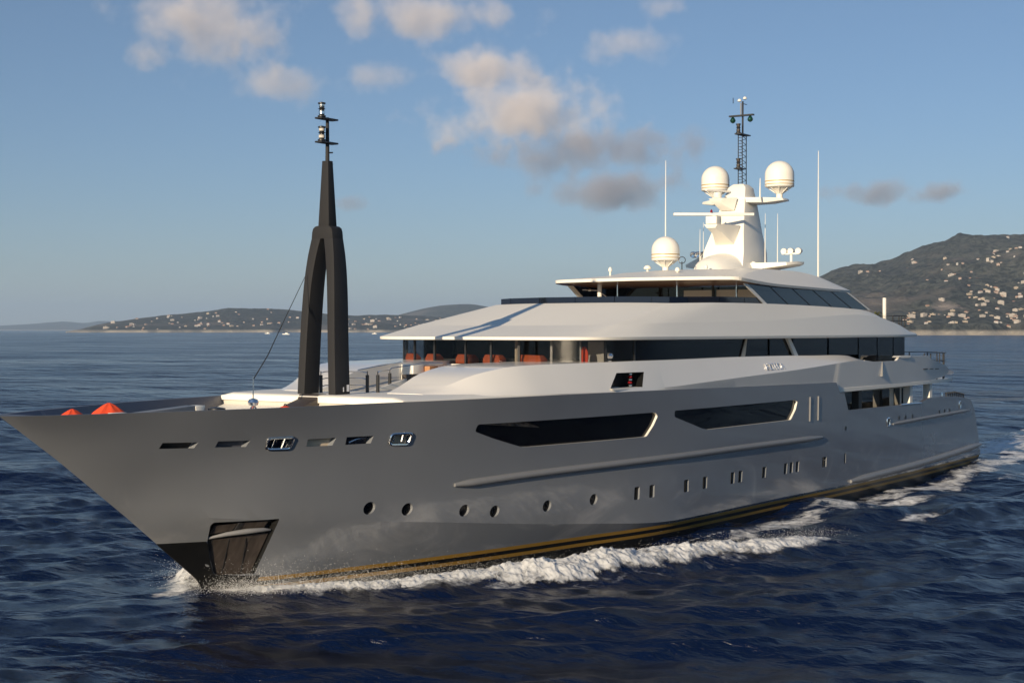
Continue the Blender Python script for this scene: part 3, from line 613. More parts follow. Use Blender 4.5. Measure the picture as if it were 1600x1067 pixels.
def lantern(x, y, z, parent, s=1.0, mats=None):
    b = MB(); b.lathe((x,y,z), [(r*s,h*s) for r, h in ((.09,0),(.16,.03),(.16,.07),(.09,.09),(.12,.13),(.12,.24),(.09,.27),(.09,.30),(.15,.33),(.09,.36),(.11,.40),(.11,.50),(.15,.53),(.15,.57),(.04,.60))], 14, strip=[0,0,0,0,1,0,0,0,0,0,1,0,0,0])
    return b.build('lantern', mats or [M['dark'], M['chrome']], parent)
for z in (15.18, 16.03):
    b = MB(); b.box(13.50, 14.42, -.16, .16, z-.06, z); pf = b.build('lantern_platform', M['dark'], fm, bevel=.01); lantern(13.7, 0, z, fm, .92, [M['dark'], M['chrome'] if z > 16 else M['deck']])
b = MB(); b.tube([(14.0,0,14.8),(14.3,.02,14.83)], .03, 6); b.build('antenna_bracket', M['dark'], fm)
b = MB(); b.tube([(10.2,0,6.75),(10.9,0,7.55),(12.0,.2,8.85),(13.45,.55,10.4)], [.02,.02,.014,.01], 6); b.build('forestay', M['dark'], fm)
b = MB(); b.tube([(10.2,0,5.7),(10.2,0,6.86)], .022, 6); b.build('jackstaff', M['chrome'], yacht)
b = MB(); b.tube([(10.2+.32*math.cos(a), 0+.1*math.cos(a), 5.35+.5*math.sin(a)) for a in np.linspace(0, math.pi, 12)], .035, 8)
b.lathe((10.2,0,5.84), [(.04,0),(.15,.05),(.19,.14),(.15,.24),(.04,.28)], 14); b.build('ship_bell', M['chrome'], yacht)
b = MB(); b.prism([(4.0,-.22,5.62),(4.0,-.22,5.80),(7.35,-.22,6.0),(7.3,-.22,5.6)], (0,.44,0)); cr = b.build('foredeck_crane', M['rail'], yacht, bevel=.03)
b = MB(); b.prism([(7.32,-.24,5.98),(7.75,-.24,5.99),(7.6,-.24,5.4),(7.42,-.24,5.4)], (0,.48,0)); b.build('crane_head', M['white'], cr, bevel=.02)
b = MB(); b.lathe((7.0,0,4.86), [(.3,0),(.3,.3),(.2,.4),(.2,.8)], 14); b.build('crane_pedestal', M['rail'], cr)
b = MB(); b.lathe((8.2,-.3,4.9), [(.3,0),(.3,.5),(.18,.55),(.18,.8),(.28,.85),(.28,.98),(.05,1.02)], 16); b.build('anchor_windlass', M['dark'], yacht)
for x, y in ((8.6,.9),(9.0,-.2),(9.6,-1.0)):
    b = MB(); b.lathe((x,y,5.0), [(.1,0),(.1,.5),(.15,.55),(.15,.68),(.02,.72)], 10); b.build('deck_bollard', M['chrome'], yacht)
rl = empty('foredeck_railing', (0,0,0), yacht)
posts = [(14.72,.96),(15.68,-.45),(15.92,-.75),(17.98,.35)]
for x, y in posts:
    b = MB(); b.tube([(x,y,6.13),(x,y,6.78)], .065, 10); b.tube([(x,y,6.78),(x,y,6.92)], .02, 6); b.build('covered_post', M['dark'], rl)
for a, c in ((0,1),(2,3)):
    for z in ((6.9,6.66,6.4) if a == 0 else (6.9,)):
        (x0,y0),(x1,y1) = posts[a], posts[c]; b = MB(); b.tube([(x0,y0,z-.04),(x0+.1*(x1-x0),y0+.1*(y1-y0),z),(x1-.1*(x1-x0),y1-.1*(y1-y0),z),(x1,y1,z-.04)], .02, 6); b.build('hand_rail', M['chrome'], rl)
b = MB(); b.tube([(17.98,.35,6.9),(18.1,.33,6.98),(19.6,.0,7.12),(20.6,-.2,7.12)], .02, 6); b.build('hand_rail', M['chrome'], rl)
b = MB(); b.tube([(17.4,1.45,6.9),(18.3,1.4,7.0),(20.0,1.4,7.15)], .02, 6); b.build('hand_rail', M['chrome'], rl)
# loose things on the foredeck
def tent(x, y, z, L, W, H, name, label, ph):
    b = MB(); N = 28; loops = []
    for k, (t, h) in enumerate(((1.0,0),(.96,.12),(.75,.42),(.5,.68),(.22,.9),(.04,1.0))):
        loops.append([(x + L/2*t*math.cos(a)*(1+.05*math.sin(5*a+ph)), y + W/2*t*math.sin(a)*(1+.05*math.sin(4*a)), z + H*h*(1+.10*math.sin(7*a+ph)*t)) for a in [2*math.pi*i/N for i in range(N)]])
    b.loft(loops, True, True, True); return tag(b.build(name, M['orange'], None, smooth=25), label, 'cover')
tent(2.45,-.15,5.58,1.35,.95,.52,'orange_cover','flatter orange cover, the one nearest the bow tip','1' and .6)
tent(3.75,-.25,5.4,1.9,1.5,.83,'orange_cover','peaked bright orange cover standing high above the bow bulwark',2.1)
b = MB(); b.box(3.3, 3.85, -.95, -.7, 5.3, 5.96); tag(b.build('white_locker', M['white'], None, bevel=.03), 'small white box just in front of the peaked orange cover', 'box')
b = MB(); b.lathe((11.4,-.35,5.42), [(.05,0),(.2,.04),(.27,.16),(.25,.28),(.15,.37),(.05,.40)], 18, 0); bo = b.build('round_buoy', M['orange'], None, smooth=60); tag(bo, 'small round red orange buoy on the foredeck in front of the foremast', 'buoy')
b = MB(); b.tube([(11.33,-.35,5.8),(11.36,-.35,5.88),(11.44,-.35,5.88),(11.47,-.35,5.8)], .02, 6); b.build('buoy_eye', M['dark'], bo)

# ------------------------------------------------------------------ radar tower on the hard top
tw = empty('radar_tower', (0,0,0), yacht)
b = MB(); b.loft([[(xa,-w,z),(xb,-w*.92,z),(xb,w*.92,z),(xa,w,z)] for z, w, xa, xb in ((11.4,1.2,45.6,49.0),(12.6,1.2,45.8,48.95),(13.6,.97,46.25,48.85),(15.2,.70,46.95,48.7),(16.15,.52,47.4,48.55),(16.35,.30,47.6,48.4))], True, True, True)
b.build('tower_body', M['white'], tw, bevel=.05)
def arm(sg):
    b = MB(); b.loft([[(47.0,sg*.3,15.30),(48.9,sg*.3,15.26),(48.9,sg*.3,15.62),(47.0,sg*.3,15.58)],[(47.6,sg*1.6,15.28),(48.9,sg*1.6,15.28),(48.9,sg*1.6,15.56),(47.5,sg*1.6,15.55)],[(48.1,sg*2.45,15.40),(48.95,sg*2.4,15.40),(48.95,sg*2.35,15.52),(48.05,sg*2.38,15.52)]], True, True, True)
    return b.build('dome_arm', M['white'], tw, bevel=.02)
arm(1); arm(-1)
def radome(x, y, zb, r, H, parent):
    z0 = zb + .40*r/.78; body = [(.17*r/.78,zb-.34),(.17*r/.78,zb),(.62*r,z0-.06),(.96*r,z0-.02),(r,z0+.02),(r,z0+.08),(r*1.005,z0+.10),(r*1.005,z0+.14),(r,z0+.16),(r,z0+.24),(r*1.005,z0+.26),(r*1.005,z0+.31),(r,z0+.33)]
    zc = z0 + H - r*.98; body += [(r,zc)] + [(r*math.cos(t), zc + r*.98*math.sin(t)) for t in np.linspace(.12, 1.5, 12)]
    n = len(body); b = MB(); b.lathe((x,y,0), body, 36, strip=[1 if i in (6,10) else 0 for i in range(n-1)])
    o = b.build('radar_dome', [M['white'], M['gold_ring']], parent, smooth=40)
    q = MB()
    for k in range(8):
        a = 2*math.pi*(k+.5)/8; q.tube([(x+.15*math.cos(a),y+.15*math.sin(a),zb+.02),(x+.80*r*math.cos(a),y+.80*r*math.sin(a),z0-.05)], .028, 5)
    tag(q.build('dome_stays', M['white'], o), kind='stuff'); return o
radome(48.7,1.93,15.78,.78,1.36,yacht); radome(48.7,-1.93,15.78,.79,1.40,yacht)
radome(43.05,2.0,11.72,.74,1.24,yacht)
b = MB(); b.loft([[(46.3,-.75,14.0),(46.3,.75,14.0),(46.0,.55,12.95),(46.0,-.55,12.95)],[(45.0,-.5,14.0),(45.0,.5,14.0),(45.1,.3,13.55),(45.1,-.3,13.55)],[(44.3,-.4,13.98),(44.3,.4,13.98),(44.35,.25,13.78),(44.35,-.25,13.78)]], True, True, True); b.build('radar_shelf', M['white'], tw, bevel=.02)
b = MB(); b.loft([[(46.9,-.3,15.55),(46.9,1.0,15.55),(46.7,.6,14.85),(46.7,-.2,14.85)],[(46.1,.2,15.50),(46.1,1.05,15.50),(46.2,.8,15.25),(46.2,.4,15.25)]], True, True, True); b.build('radar_shelf', M['white'], tw, bevel=.02)
b = MB(); b.box(44.35,44.95,-.32,.32,14.0,14.42); rs = b.build('radar_scanner', M['white'], yacht, bevel=.05)
c, s = math.cos(R(-56)), math.sin(R(-56)); L = 2.1
def bar(cx, cy, cz, L, ang, w, h):
    c, s = math.cos(ang), math.sin(ang); b = MB()
    b.loft([[(cx+c*t-s*w*e, cy+s*t+c*w*e, cz-h*k*e2) for e, k, e2 in ((-1,1,1),(1,1,1),(1,1,-1),(-1,1,-1))] for t, e in ((-L,1),(L,1))], True, True, True); return b
bar(44.65, 0, 14.52, 2.12, R(-55.7), .14, .07).build('scanner_bar', M['white'], rs, bevel=.02)
b = MB(); b.lathe((44.65,0,14.40), [(.1,0),(.1,.1)], 10); b.build('scanner_hub', M['white'], rs)
b = MB(); b.lathe((46.35,.62,15.52), [(.2,0),(.24,.1),(.24,.3),(.1,.34)], 14); rs2 = b.build('radar_scanner', M['white'], yacht)
bar(46.35, .62, 15.92, .85, R(-20), .08, .05).build('scanner_bar', M['white'], rs2, bevel=.01)
b = MB(); b.lathe((44.4,0,14.6), [(.06,0),(.08,.06),(.02,.16)], 8); b.build('red_beacon', M['red'], tw)
b = MB(); b.loft([[(46.6,-.95,12.78),(49.2,-.9,12.78),(49.2,-.9,11.6),(46.6,-.95,11.6)],[(46.62,-1.02,12.0),(49.2,-1.0,12.0),(49.2,-1.0,11.6),(46.62,-1.02,11.6)],[(47.2,-3.0,12.02),(49.1,-2.9,12.02),(49.1,-2.9,11.86),(47.25,-3.0,11.86)],[(47.9,-3.3,12.08),(48.9,-3.3,12.08),(48.9,-3.25,11.94),(47.9,-3.3,11.94)]], True, True, True); b.build('tower_wing', M['white'], tw)
b = MB(); b.loft([[(46.6,.95,12.78),(49.2,.9,12.78),(49.2,.9,11.6),(46.6,.95,11.6)],[(47.2,3.0,12.02),(49.1,2.9,12.02),(49.1,2.9,11.86),(47.25,3.0,11.86)]], True, True, True); b.build('tower_wing', M['white'], tw)
b = MB(); loops = []
for t in np.linspace(0, 1, 9):                       # domed fairing before the tower
    x = 43.2 + 3.4*t; r = 1.0*math.sin(math.acos(1-t)*.98) if t > 0 else .02; loops.append([(x, (1.7*r + .05)*math.cos(a)*.75, 11.5 + 1.05*r*math.sin(a)) for a in np.linspace(0, math.pi, 14)])
b.loft(loops, False); b.build('tower_fairing', M['white'], tw, smooth=50)
# lattice topmast
lt = empty('signal_mast', (0,0,0), yacht)
b = MB()
for x, y in ((47.85,-.12),(47.85,.12),(48.6,0)): b.tube([(x,y,16.2),(x,y,19.05)], .028, 6)
for k in range(16):
    z = 16.45 + .163*k; xa, xb = (47.86, 48.6) if k % 2 == 0 else (48.6, 47.86)
    b.tube([(xa,0,z),(xb,0,z+.163)], .016, 5); b.tube([(47.85,-.12,z),(47.85,.12,z)], .014, 5)
b.build('lattice', M['dark'], lt)
for z, x0, x1 in ((19.05,47.55,48.75),(17.16,47.45,48.1)):
    b = MB(); b.box(x0, x1, -.2, .2, z, z+.06); pf = b.build('lantern_platform', M['dark'], lt); lantern(47.72, .05, z+.06, lt, .92, [M['dark'], M['trunk']])
b = MB(); b.tube([(48.15,0,19.1),(48.15,0,20.9)], .055, 6); b.tube([(48.02,0.05,20.1),(48.02,.05,20.8)], .03, 5); b.build('topmast_pole', M['dark'], lt)
b = MB(); b.box(47.9, 48.1, -.72, .72, 20.07, 20.15); cyd = b.build('cross_yard', M['dark'], lt)
for y in (-.52,.52):
    b = MB(); b.lathe((48.0,y,19.72), [(.02,0),(.12,.06),(.16,.15),(.1,.28),(.03,.36)], 14); b.build('green_lamp', M['green'], lt, smooth=60)
for x, y, z in ((48.25,-.08,21.0),(48.0,.12,20.86)):
    b = MB(); b.lathe((x,y,z), [(.03,0),(.1,.03),(.11,.10),(.05,.16)], 10); b.build('wind_sensor', M['white'], lt)
b = MB(); b.box(47.6,47.63,.3,.33,20.75,21.05); b.box(48.0,48.35,-.16,-.12,20.72,20.75); b.build('wind_vane', M['bluglass'], lt)
for k, (x, y, z0, z1, r) in enumerate(((43.6,2.3,11.5,17.4,.026),(46.0,1.5,11.5,13.95,.016),(46.4,1.5,11.5,14.26,.016),(47.15,-1.5,15.4,16.55,.03),(47.8,-1.5,12.0,14.7,.018),(49.4,-1.5,12.0,14.8,.018),(50.4,-3.45,11.2,18.2,.03))):
    b = MB(); zm = z0 + (z1-z0)*.5; b.tube([(x,y,z0),(x,y,zm),(x+.02,y,z1)], [r*1.6,r*1.2,r*.6], 6); b.build('whip_antenna', M['white'], hard)
def search(x, y, z, parent, heads, m):
    b = MB(); b.tube([(x,y,z-.5),(x,y,z)], .07, 8); b.box(x-.1,x+.1,y-.5,y+.5,z-.04,z+.04); p = b.build('searchlight', M['white'], parent)
    for dy in heads:
        q = MB(); q.lathe((0,0,0), [(.06,-.2),(.14,-.16),(.17,0),(.17,.14),(.14,.16),(.02,.13)], 14); o = q.build('lamp_head', m, p); o.location = (x, y+dy, z+.14); o.rotation_euler = (0, R(-95), 0)
search(46.3,1.55,12.38,yacht,(-.46,-.16,.16,.46),M['chrome']); search(48.4,-2.75,12.52,yacht,(-.45,.0,.38),M['white'])
for x, y, z, r in ((42.9,3.0,11.55,.2),(39.2,3.1,11.33,.1),(42.8,-.5,11.5,.1),(44.1,-.7,11.6,.1),(46.4,-.9,11.75,.13),(47.0,-1.2,11.8,.16),(39.5,-.6,11.25,.13)):
    b = MB(); b.lathe((x,y,z-.2), [(.05,0),(.05,.25),(r,.30),(r*1.05,.36),(r*.7,.46),(.02,.5)], 12); b.build('gps_antenna', M['white'], hard, smooth=50)
b = MB(); b.tube([(42.05,.5,11.5),(42.05,.5,11.95)], .03, 6); b.tube([(42.05+.0,.5+.2*math.cos(a),12.02+.17*math.sin(a)) for a in np.linspace(0, 2*math.pi, 16)], .02, 5); b.build('loop_antenna', M['dark'], hard)
# aft end of the sun deck and of the upper deck: rails, post, plant
def railing(pts, z0, z1, n, parent, name='aft_railing', m='dark', r=.025):
    e = empty(name, (0,0,0), parent); P = [Vector((*p, 0)) for p in pts]; L = [0]
    for a, c in zip(P, P[1:]): L.append(L[-1] + (c-a).length)
    def at(s):
        for i in range(len(P)-1):
            if s <= L[i+1] + 1e-6: return P[i].lerp(P[i+1], (s-L[i])/(L[i+1]-L[i]))
        return P[-1]
    for k in range(n):
        p = at(L[-1]*k/(n-1)); b = MB(); b.tube([(p.x,p.y,z0),(p.x,p.y,z1)], r*1.5, 6); b.build('rail_post', M[m], e)
    for z in np.linspace(z0 + (z1-z0)*.4, z1, 3):
        b = MB(); b.tube([(p.x,p.y,z) for p in P], r, 6); b.build('rail_bar', M[m], e)
    return e
railing([(59.9,-4.2),(62.0,-4.3),(63.2,-2.6),(63.4,0),(63.2,3)], 8.25, 9.28, 12, yacht)
railing([(60.5,-5.9),(64.8,-5.8),(66.8,-4.6),(67.2,0),(66.8,4.6)], 5.42, 7.02, 14, yacht)
b = MB(); b.tube([(60.9,-3.3,8.4),(60.9,-3.3,10.36)], .11, 10); b.build('awning_post', M['white'], roof)
pl = empty('potted_plant', (60.3,-2.7,8.9)); tag(pl, 'low olive green plant on the aft sun deck beside the white post', 'plant')
b = MB(); b.lathe((0,0,-.65), [(.3,0),(.42,.5),(.4,.52),(.05,.5)], 14); b.build('pot', M['dark'], pl)
b = MB(); rr = random.Random(3)
for k in range(90):
    a = rr.uniform(0, 6.283); L = rr.uniform(.6, 1.3); w = .05; dz = rr.uniform(.2, .62); d = Vector((math.cos(a), math.sin(a), 0)); q = Vector((-d.y, d.x, 0))*w
    p0 = Vector((0,0,-.15)); p1 = d*L*.55 + Vector((0,0,dz)); p2 = d*L + Vector((0,0,dz*.75)); b.add([p0-q*.4, p0+q*.4, p1+q, p1-q, p2], [(0,1,2,3),(3,2,4)])
b.build('fronds', M['leaf'], pl, recalc=False)
b = MB(); b.lathe((64.6,-5.6,4.3), [(.05,0),(.05,.2),(.02,.3)], 8); b.build('stern_light', M['chrome'], hull)

# ------------------------------------------------------------------ the sea
CX, CY = CAM.x, CAM.y
HSEA = CAM.z - SEA
def seg_dist(x, y, pts):
    """distance to a polyline, signed side (+ to port of the way it runs) and position along it 0..1"""
    best = np.full(x.shape, 1e9); side = np.zeros_like(x); along = np.zeros_like(x); L = [0]
    for a, c in zip(pts, pts[1:]): L.append(L[-1] + math.hypot(c[0]-a[0], c[1]-a[1]))
    for i, (a, c) in enumerate(zip(pts, pts[1:])):
        dx, dy = c[0]-a[0], c[1]-a[1]; l2 = dx*dx + dy*dy
        t = np.clip(((x-a[0])*dx + (y-a[1])*dy)/l2, 0, 1); d = np.hypot(x-a[0]-t*dx, y-a[1]-t*dy)
        k = d < best; best[k] = d[k]; side[k] = np.sign((x-a[0])*dy - (y-a[1])*dx)[k]; along[k] = ((L[i] + t*math.sqrt(l2))/L[-1])[k]
    return best, side, along
CREST = [(8.1,-.3),(9.5,-1.9),(11.6,-3.2),(13.6,-4.4),(15.6,-5.7),(17.6,-6.9),(20.2,-8.0),(23.5,-9.0),(27.0,-10.3),(30.0,-11.5),(32.5,-12.4)]
CREST_S = [(8.2,.3),(9.4,1.9),(11.4,3.2),(14.0,4.6),(18.0,7.0),(24,9.5)]
def crest_h(a): return np.interp(a, [0,.06,.18,.32,.45,.6,.75,.9,1], [.10,.26,.24,.36,.54,.50,.38,.30,.05])
WAVES = []      # wind waves, short and steep
_w = np.random.default_rng(5)
for i in range(64):
    lam = .55*(6.0/.55)**(i/63); th = YAW + R(205) + _w.normal(0, .55); k = 2*math.pi/lam
    WAVES.append((lam, k*math.cos(th), k*math.sin(th), _w.uniform(0, 6.283), .0078*lam**.62*_w.uniform(.5, 1.3)))
for i in range(10):                          # a low swell left over from the open sea
    lam = 9.0*(34/9.0)**(i/9); th = YAW + R(190) + _w.normal(0, .45); k = 2*math.pi/lam
    WAVES.append((lam, k*math.cos(th), k*math.sin(th), _w.uniform(0, 6.283), .0042*lam**.85*_w.uniform(.6, 1.3)))
def sea_state(x, y, spacing):
    z = np.zeros_like(x); hx = np.zeros_like(x); hy = np.zeros_like(x)
    gust = .55 + .9*fbm(x/38, y/38, oct=3, seed=3)
    for lam, kx, ky, ph, A in WAVES:
        w = sstep(1.5, 3.2, lam/spacing)
        if not np.any(w > 0): continue
        p = kx*x + ky*y + ph; k = math.hypot(kx, ky); s = np.sin(p)*A*w*gust
        z += np.cos(p)*A*w*gust; hx -= s*kx/k*.8; hy -= s*ky/k*.8
    return z, hx, hy
def ship_wave(x, y):
    z = np.zeros_like(x); m = (x > -5) & (x < 110) & (np.abs(y) < 45)
    xs, ys = x[m], y[m]; zz = np.zeros_like(xs)
    for C_, k in ((CREST, 1.0), (CREST_S, .95)):
        d, sd_, al = seg_dist(xs, ys, C_); h = crest_h(al)*k; sd_ = sd_*(1 if C_ is CREST else -1)
        w = np.where(sd_ > 0, .75 + .8*al, .95 + 1.1*al)
        endf = np.where((al > .995) & (d > .3), np.exp(-d*.7), 1)
        zz += h*np.exp(-(d/w)**2)*endf - .22*h*np.exp(-((d-2.6*w)/(1.3*w))**2)*(sd_ > 0)*endf
    hb = np.interp(xs, [8,14,20,26,31,37,42,48,54,60,66,72,78,86], [.05,-.12,-.20,-.30,-.30,-.10,.10,.05,-.10,-.04,.08,.15,.05,0])
    dh = np.abs(ys) - np.interp(xs, [6,9,16,29,45,60,72,110], [0,1.2,3.4,5.9,6.4,6.3,5.9,3])
    zz += hb*np.exp(-np.clip(dh, 0, None)/3.5)
    dv = np.abs(ys) - (3.0 + (xs-30)*.30); zz += .22*np.sin(xs*.55 + np.abs(ys)*.5)*np.exp(-(dv/5)**2)*sstep(26, 40, xs)*np.exp(-np.clip(xs-80, 0, None)/25)
    zz += .06*np.exp(-((xs-7.4)**2 + ys**2)/1.5)
    z[m] = zz; return z
FOAM = [  # polyline, half width, strength
    ([(27.5,-7.6),(30.5,-8.2),(34,-8.6),(38,-8.6),(42,-8.9)], 1.0, .75),
    ([(34,-8.2),(38,-8.0),(44,-8.6),(49,-9.2)], 1.6, .78),
    ([(40,-7.2),(48,-7.4),(56,-7.2),(64,-7.1),(71,-6.8)], .9, .72),
    ([(50,-7.3),(60,-7.6),(70,-7.4),(80,-6.8),(100,-6.5)], 1.5, .80),
    ([(71,-3),(80,-3),(100,-3),(140,-2)], 4.2, .86),
    ([(62,-10.0),(72,-11.0),(84,-12.5),(100,-15)], 1.5, .62),
    ([(38.6,-12.6),(40.6,-13.2)], .7, .80),
    ([(22,-5.7),(27,-6.4),(31,-7.4)], .16, .85),
    ([(33,-12.8),(40,-15),(48,-18)], 1.0, .42), ([(24,-10.6),(30,-12.6),(36,-14.6)], .8, .50), ([(16,-8.2),(22,-10.2),(27,-12.0)], .8, .52), ([(9.5,-2.6),(13,-4.8),(16,-7.4)], .55, .62),
    ([(7.6,.9),(9.0,2.3),(11,3.6)], .9, .85), ([(13,-2.9),(15,-3.9),(18,-5.6),(21,-7.0)], .8, .62),
]
def foam_amount(x, y):
    f = np.zeros_like(x); m = (x > -2) & (x < 145) & (np.abs(y) < 30); xs, ys = x[m], y[m]; ff = np.zeros_like(xs)
    wob = (fbm(xs*.9, ys*.9, oct=3, seed=21)-.5)*1.6
    for pts, w, st in FOAM:
        d, _, al = seg_dist(xs, ys, pts); ff = np.maximum(ff, st*np.exp(-((d + wob*w*.9)/w)**2*.8))
    d, sd_, al = seg_dist(xs, ys, CREST)
    ff = np.maximum(ff, np.where(sd_ > 0, .25*np.exp(-(d/(.55+.5*al))**2) + .75*np.exp(-(d/(1.2+1.3*al))**1.4), .3*np.exp(-(d/(.5+.6*al))**2) + .7*np.exp(-(d/(.8+.8*al))**1.5))*np.interp(al, [0,.08,.9,1], [.7,1.0,.95,.45]))
    f[m] = ff; return f
def water_grid():
    prow = [HSEA*2353/r for r in (1.5, 4, 8, 14, 20, 26)] + list(np.arange(760, 60, -1.35)) + list(np.arange(60, 8, -1.0)) + [7,6,5,4,3.2,2.5,1.9,1.4,1.0,.7,.5,.35]
    r = HSEA*2353/np.array(prow)
    th = np.concatenate([np.linspace(-180, -26, 70)[:-1], np.linspace(-26, 26, 1060), np.linspace(26, 180, 70)[1:]])
    TH, RR = np.meshgrid(YAW + np.radians(th), r)
    x = CX + RR*np.cos(TH); y = CY + RR*np.sin(TH)
    dr = np.gradient(r)[:, None]*np.ones_like(TH); dth = np.gradient(np.radians(th))[None, :]*RR
    sp = np.maximum(np.abs(dr)*.8, np.abs(dth)*1.2)
    xf, yf = x.ravel(), y.ravel()
    z, hx, hy = sea_state(xf, yf, np.maximum(sp.ravel(), .3)); zs = ship_wave(xf, yf); fo = foam_amount(xf, yf)
    calm = 1 - .5*np.clip(fo, 0, 1)
    z = SEA + z*calm + zs + np.where(fo > .25, (fbm(xf*2.6, yf*2.6, oct=4, seed=8)-.45)*.16*np.clip(fo-.2, 0, 1), 0)
    return xf+hx*calm, yf+hy*calm, z, fo, TH.shape
wx, wy, wz, wf, (nr, nc) = water_grid()
me = bpy.data.meshes.new('water'); co = np.stack([wx, wy, wz], 1).astype(np.float32)
iy, ix = np.meshgrid(np.arange(nr-1), np.arange(nc-1), indexing='ij'); a = (iy*nc + ix).ravel()
quads = np.stack([a, a+1, a+nc+1, a+nc], 1).astype(np.int32)[:, ::-1]
me.vertices.add(len(co)); me.vertices.foreach_set('co', co.ravel()); me.loops.add(quads.size); me.polygons.add(len(quads))
me.loops.foreach_set('vertex_index', quads.ravel()); me.polygons.foreach_set('loop_start', np.arange(len(quads), dtype=np.int32)*4)
me.polygons.foreach_set('use_smooth', np.ones(len(quads), dtype=bool)); me.update(calc_edges=True)
at_ = me.attributes.new('foam', 'FLOAT', 'POINT'); at_.data.foreach_set('value', wf.astype(np.float32))
water = bpy.data.objects.new('water', me); COL.objects.link(water); tag(water, 'dark blue choppy sea with white foam along the hull', kind='structure')
def foam_nodes(t, lo=.0, scale=1.5):
    """foam cover 0..1 from the 'foam' attribute broken up by noise"""
    at = t.nodes.new('ShaderNodeAttribute'); at.attribute_name = 'foam'; tc = t.nodes.new('ShaderNodeTexCoord')
    n = t.nodes.new('ShaderNodeTexNoise'); n.inputs['Scale'].default_value = scale; n.inputs['Detail'].default_value = 9; n.inputs['Roughness'].default_value = .68; n.inputs['Distortion'].default_value = .6
    t.links.new(tc.outputs['Object'], n.inputs['Vector'])
    m1 = t.nodes.new('ShaderNodeMath'); m1.operation = 'MULTIPLY_ADD'; m1.inputs[1].default_value = 1.0; t.links.new(at.outputs['Fac'], m1.inputs[0]); t.links.new(n.outputs['Fac'], m1.inputs[2])
    mr = t.nodes.new('ShaderNodeMapRange'); mr.interpolation_type = 'SMOOTHSTEP'; mr.inputs['From Min'].default_value = 1.05+lo; mr.inputs['From Max'].default_value = 1.42+lo
    t.links.new(m1.outputs[0], mr.inputs[0]); return mr.outputs[0]
def water_material():
    m = bpy.data.materials.new('sea_water'); t, p = nodes(m); p.inputs['Base Color'].default_value = (.0014, .0060, .0280, 1); p.inputs['Roughness'].default_value = .15; p.inputs['IOR'].default_value = 1.333
    tc = t.nodes.new('ShaderNodeTexCoord'); prev = None
    for sc, dist, st in ((.035, 9.0, .6), (.11, 5.0, .8), (.42, 1.1, .85), (1.6, .22, .8), (5.0, .085, .85), (14.0, .028, .7)):
        n = t.nodes.new('ShaderNodeTexNoise'); n.inputs['Scale'].default_value = sc; n.inputs['Detail'].default_value = 3; n.inputs['Roughness'].default_value = .55
        mp = t.nodes.new('ShaderNodeMapping'); mp.inputs['Rotation'].default_value = (0, 0, -YAW - R(20)); mp.inputs['Scale'].default_value = (1.0, .55, 1)
        t.links.new(tc.outputs['Object'], mp.inputs[0]); t.links.new(mp.outputs[0], n.inputs['Vector'])
        b = t.nodes.new('ShaderNodeBump'); b.inputs['Strength'].default_value = st; b.inputs['Distance'].default_value = dist; t.links.new(n.outputs['Fac'], b.inputs['Height'])
        if prev: t.links.new(prev.outputs[0], b.inputs['Normal'])
        prev = b
    t.links.new(prev.outputs[0], p.inputs['Normal'])
    ns = t.nodes.new('ShaderNodeTexNoise'); ns.inputs['Scale'].default_value = .03; ns.inputs['Detail'].default_value = 4; mps = t.nodes.new('ShaderNodeMapping'); mps.inputs['Rotation'].default_value = (0, 0, -YAW); mps.inputs['Scale'].default_value = (1.0, .35, 1)
    t.links.new(tc.outputs['Object'], mps.inputs[0]); t.links.new(mps.outputs[0], ns.inputs['Vector'])      # cat's paws: patches ruffled by the wind
    rr_ = t.nodes.new('ShaderNodeMapRange'); rr_.inputs['From Min'].default_value = .35; rr_.inputs['From Max'].default_value = .65; rr_.inputs['To Min'].default_value = .12; rr_.inputs['To Max'].default_value = .26; t.links.new(ns.outputs['Fac'], rr_.inputs[0]); t.links.new(rr_.outputs[0], p.inputs['Roughness'])
    fo = foam_nodes(t); d = t.nodes.new('ShaderNodeBsdfDiffuse'); d.inputs[0].default_value = (.72, .73, .74, 1)
    fb = t.nodes.new('ShaderNodeBump'); fb.inputs['Strength'].default_value = .7; fb.inputs['Distance'].default_value = .08; t.links.new(fo, fb.inputs['Height']); t.links.new(fb.outputs[0], d.inputs['Normal'])
    mx = t.nodes.new('ShaderNodeMixShader'); t.links.new(fo, mx.inputs[0]); t.links.new(p.outputs[0], mx.inputs[1]); t.links.new(d.outputs[0], mx.inputs[2])
    t.links.new(mx.outputs[0], t.nodes['Material Output'].inputs[0]); return m
me.materials.append(water_material())
def foam_material(name, alpha_from_attr=True):
    m = bpy.data.materials.new(name); m.use_nodes = True; t = m.node_tree; t.nodes.clear(); o = t.nodes.new('ShaderNodeOutputMaterial')
    d = t.nodes.new('ShaderNodeBsdfDiffuse'); d.inputs[0].default_value = (.78, .785, .79, 1); tl = t.nodes.new('ShaderNodeBsdfTranslucent'); tl.inputs[0].default_value = (.72, .74, .76, 1)
    a = t.nodes.new('ShaderNodeMixShader'); a.inputs[0].default_value = .3; t.links.new(d.outputs[0], a.inputs[1]); t.links.new(tl.outputs[0], a.inputs[2])
    if alpha_from_attr:
        tr = t.nodes.new('ShaderNodeBsdfTransparent'); mx = t.nodes.new('ShaderNodeMixShader'); t.links.new(foam_nodes(t, -.05, 2.4), mx.inputs[0]); t.links.new(tr.outputs[0], mx.inputs[1]); t.links.new(a.outputs[0], mx.inputs[2]); t.links.new(mx.outputs[0], o.inputs[0])
    else: t.links.new(a.outputs[0], o.inputs[0])
    return m
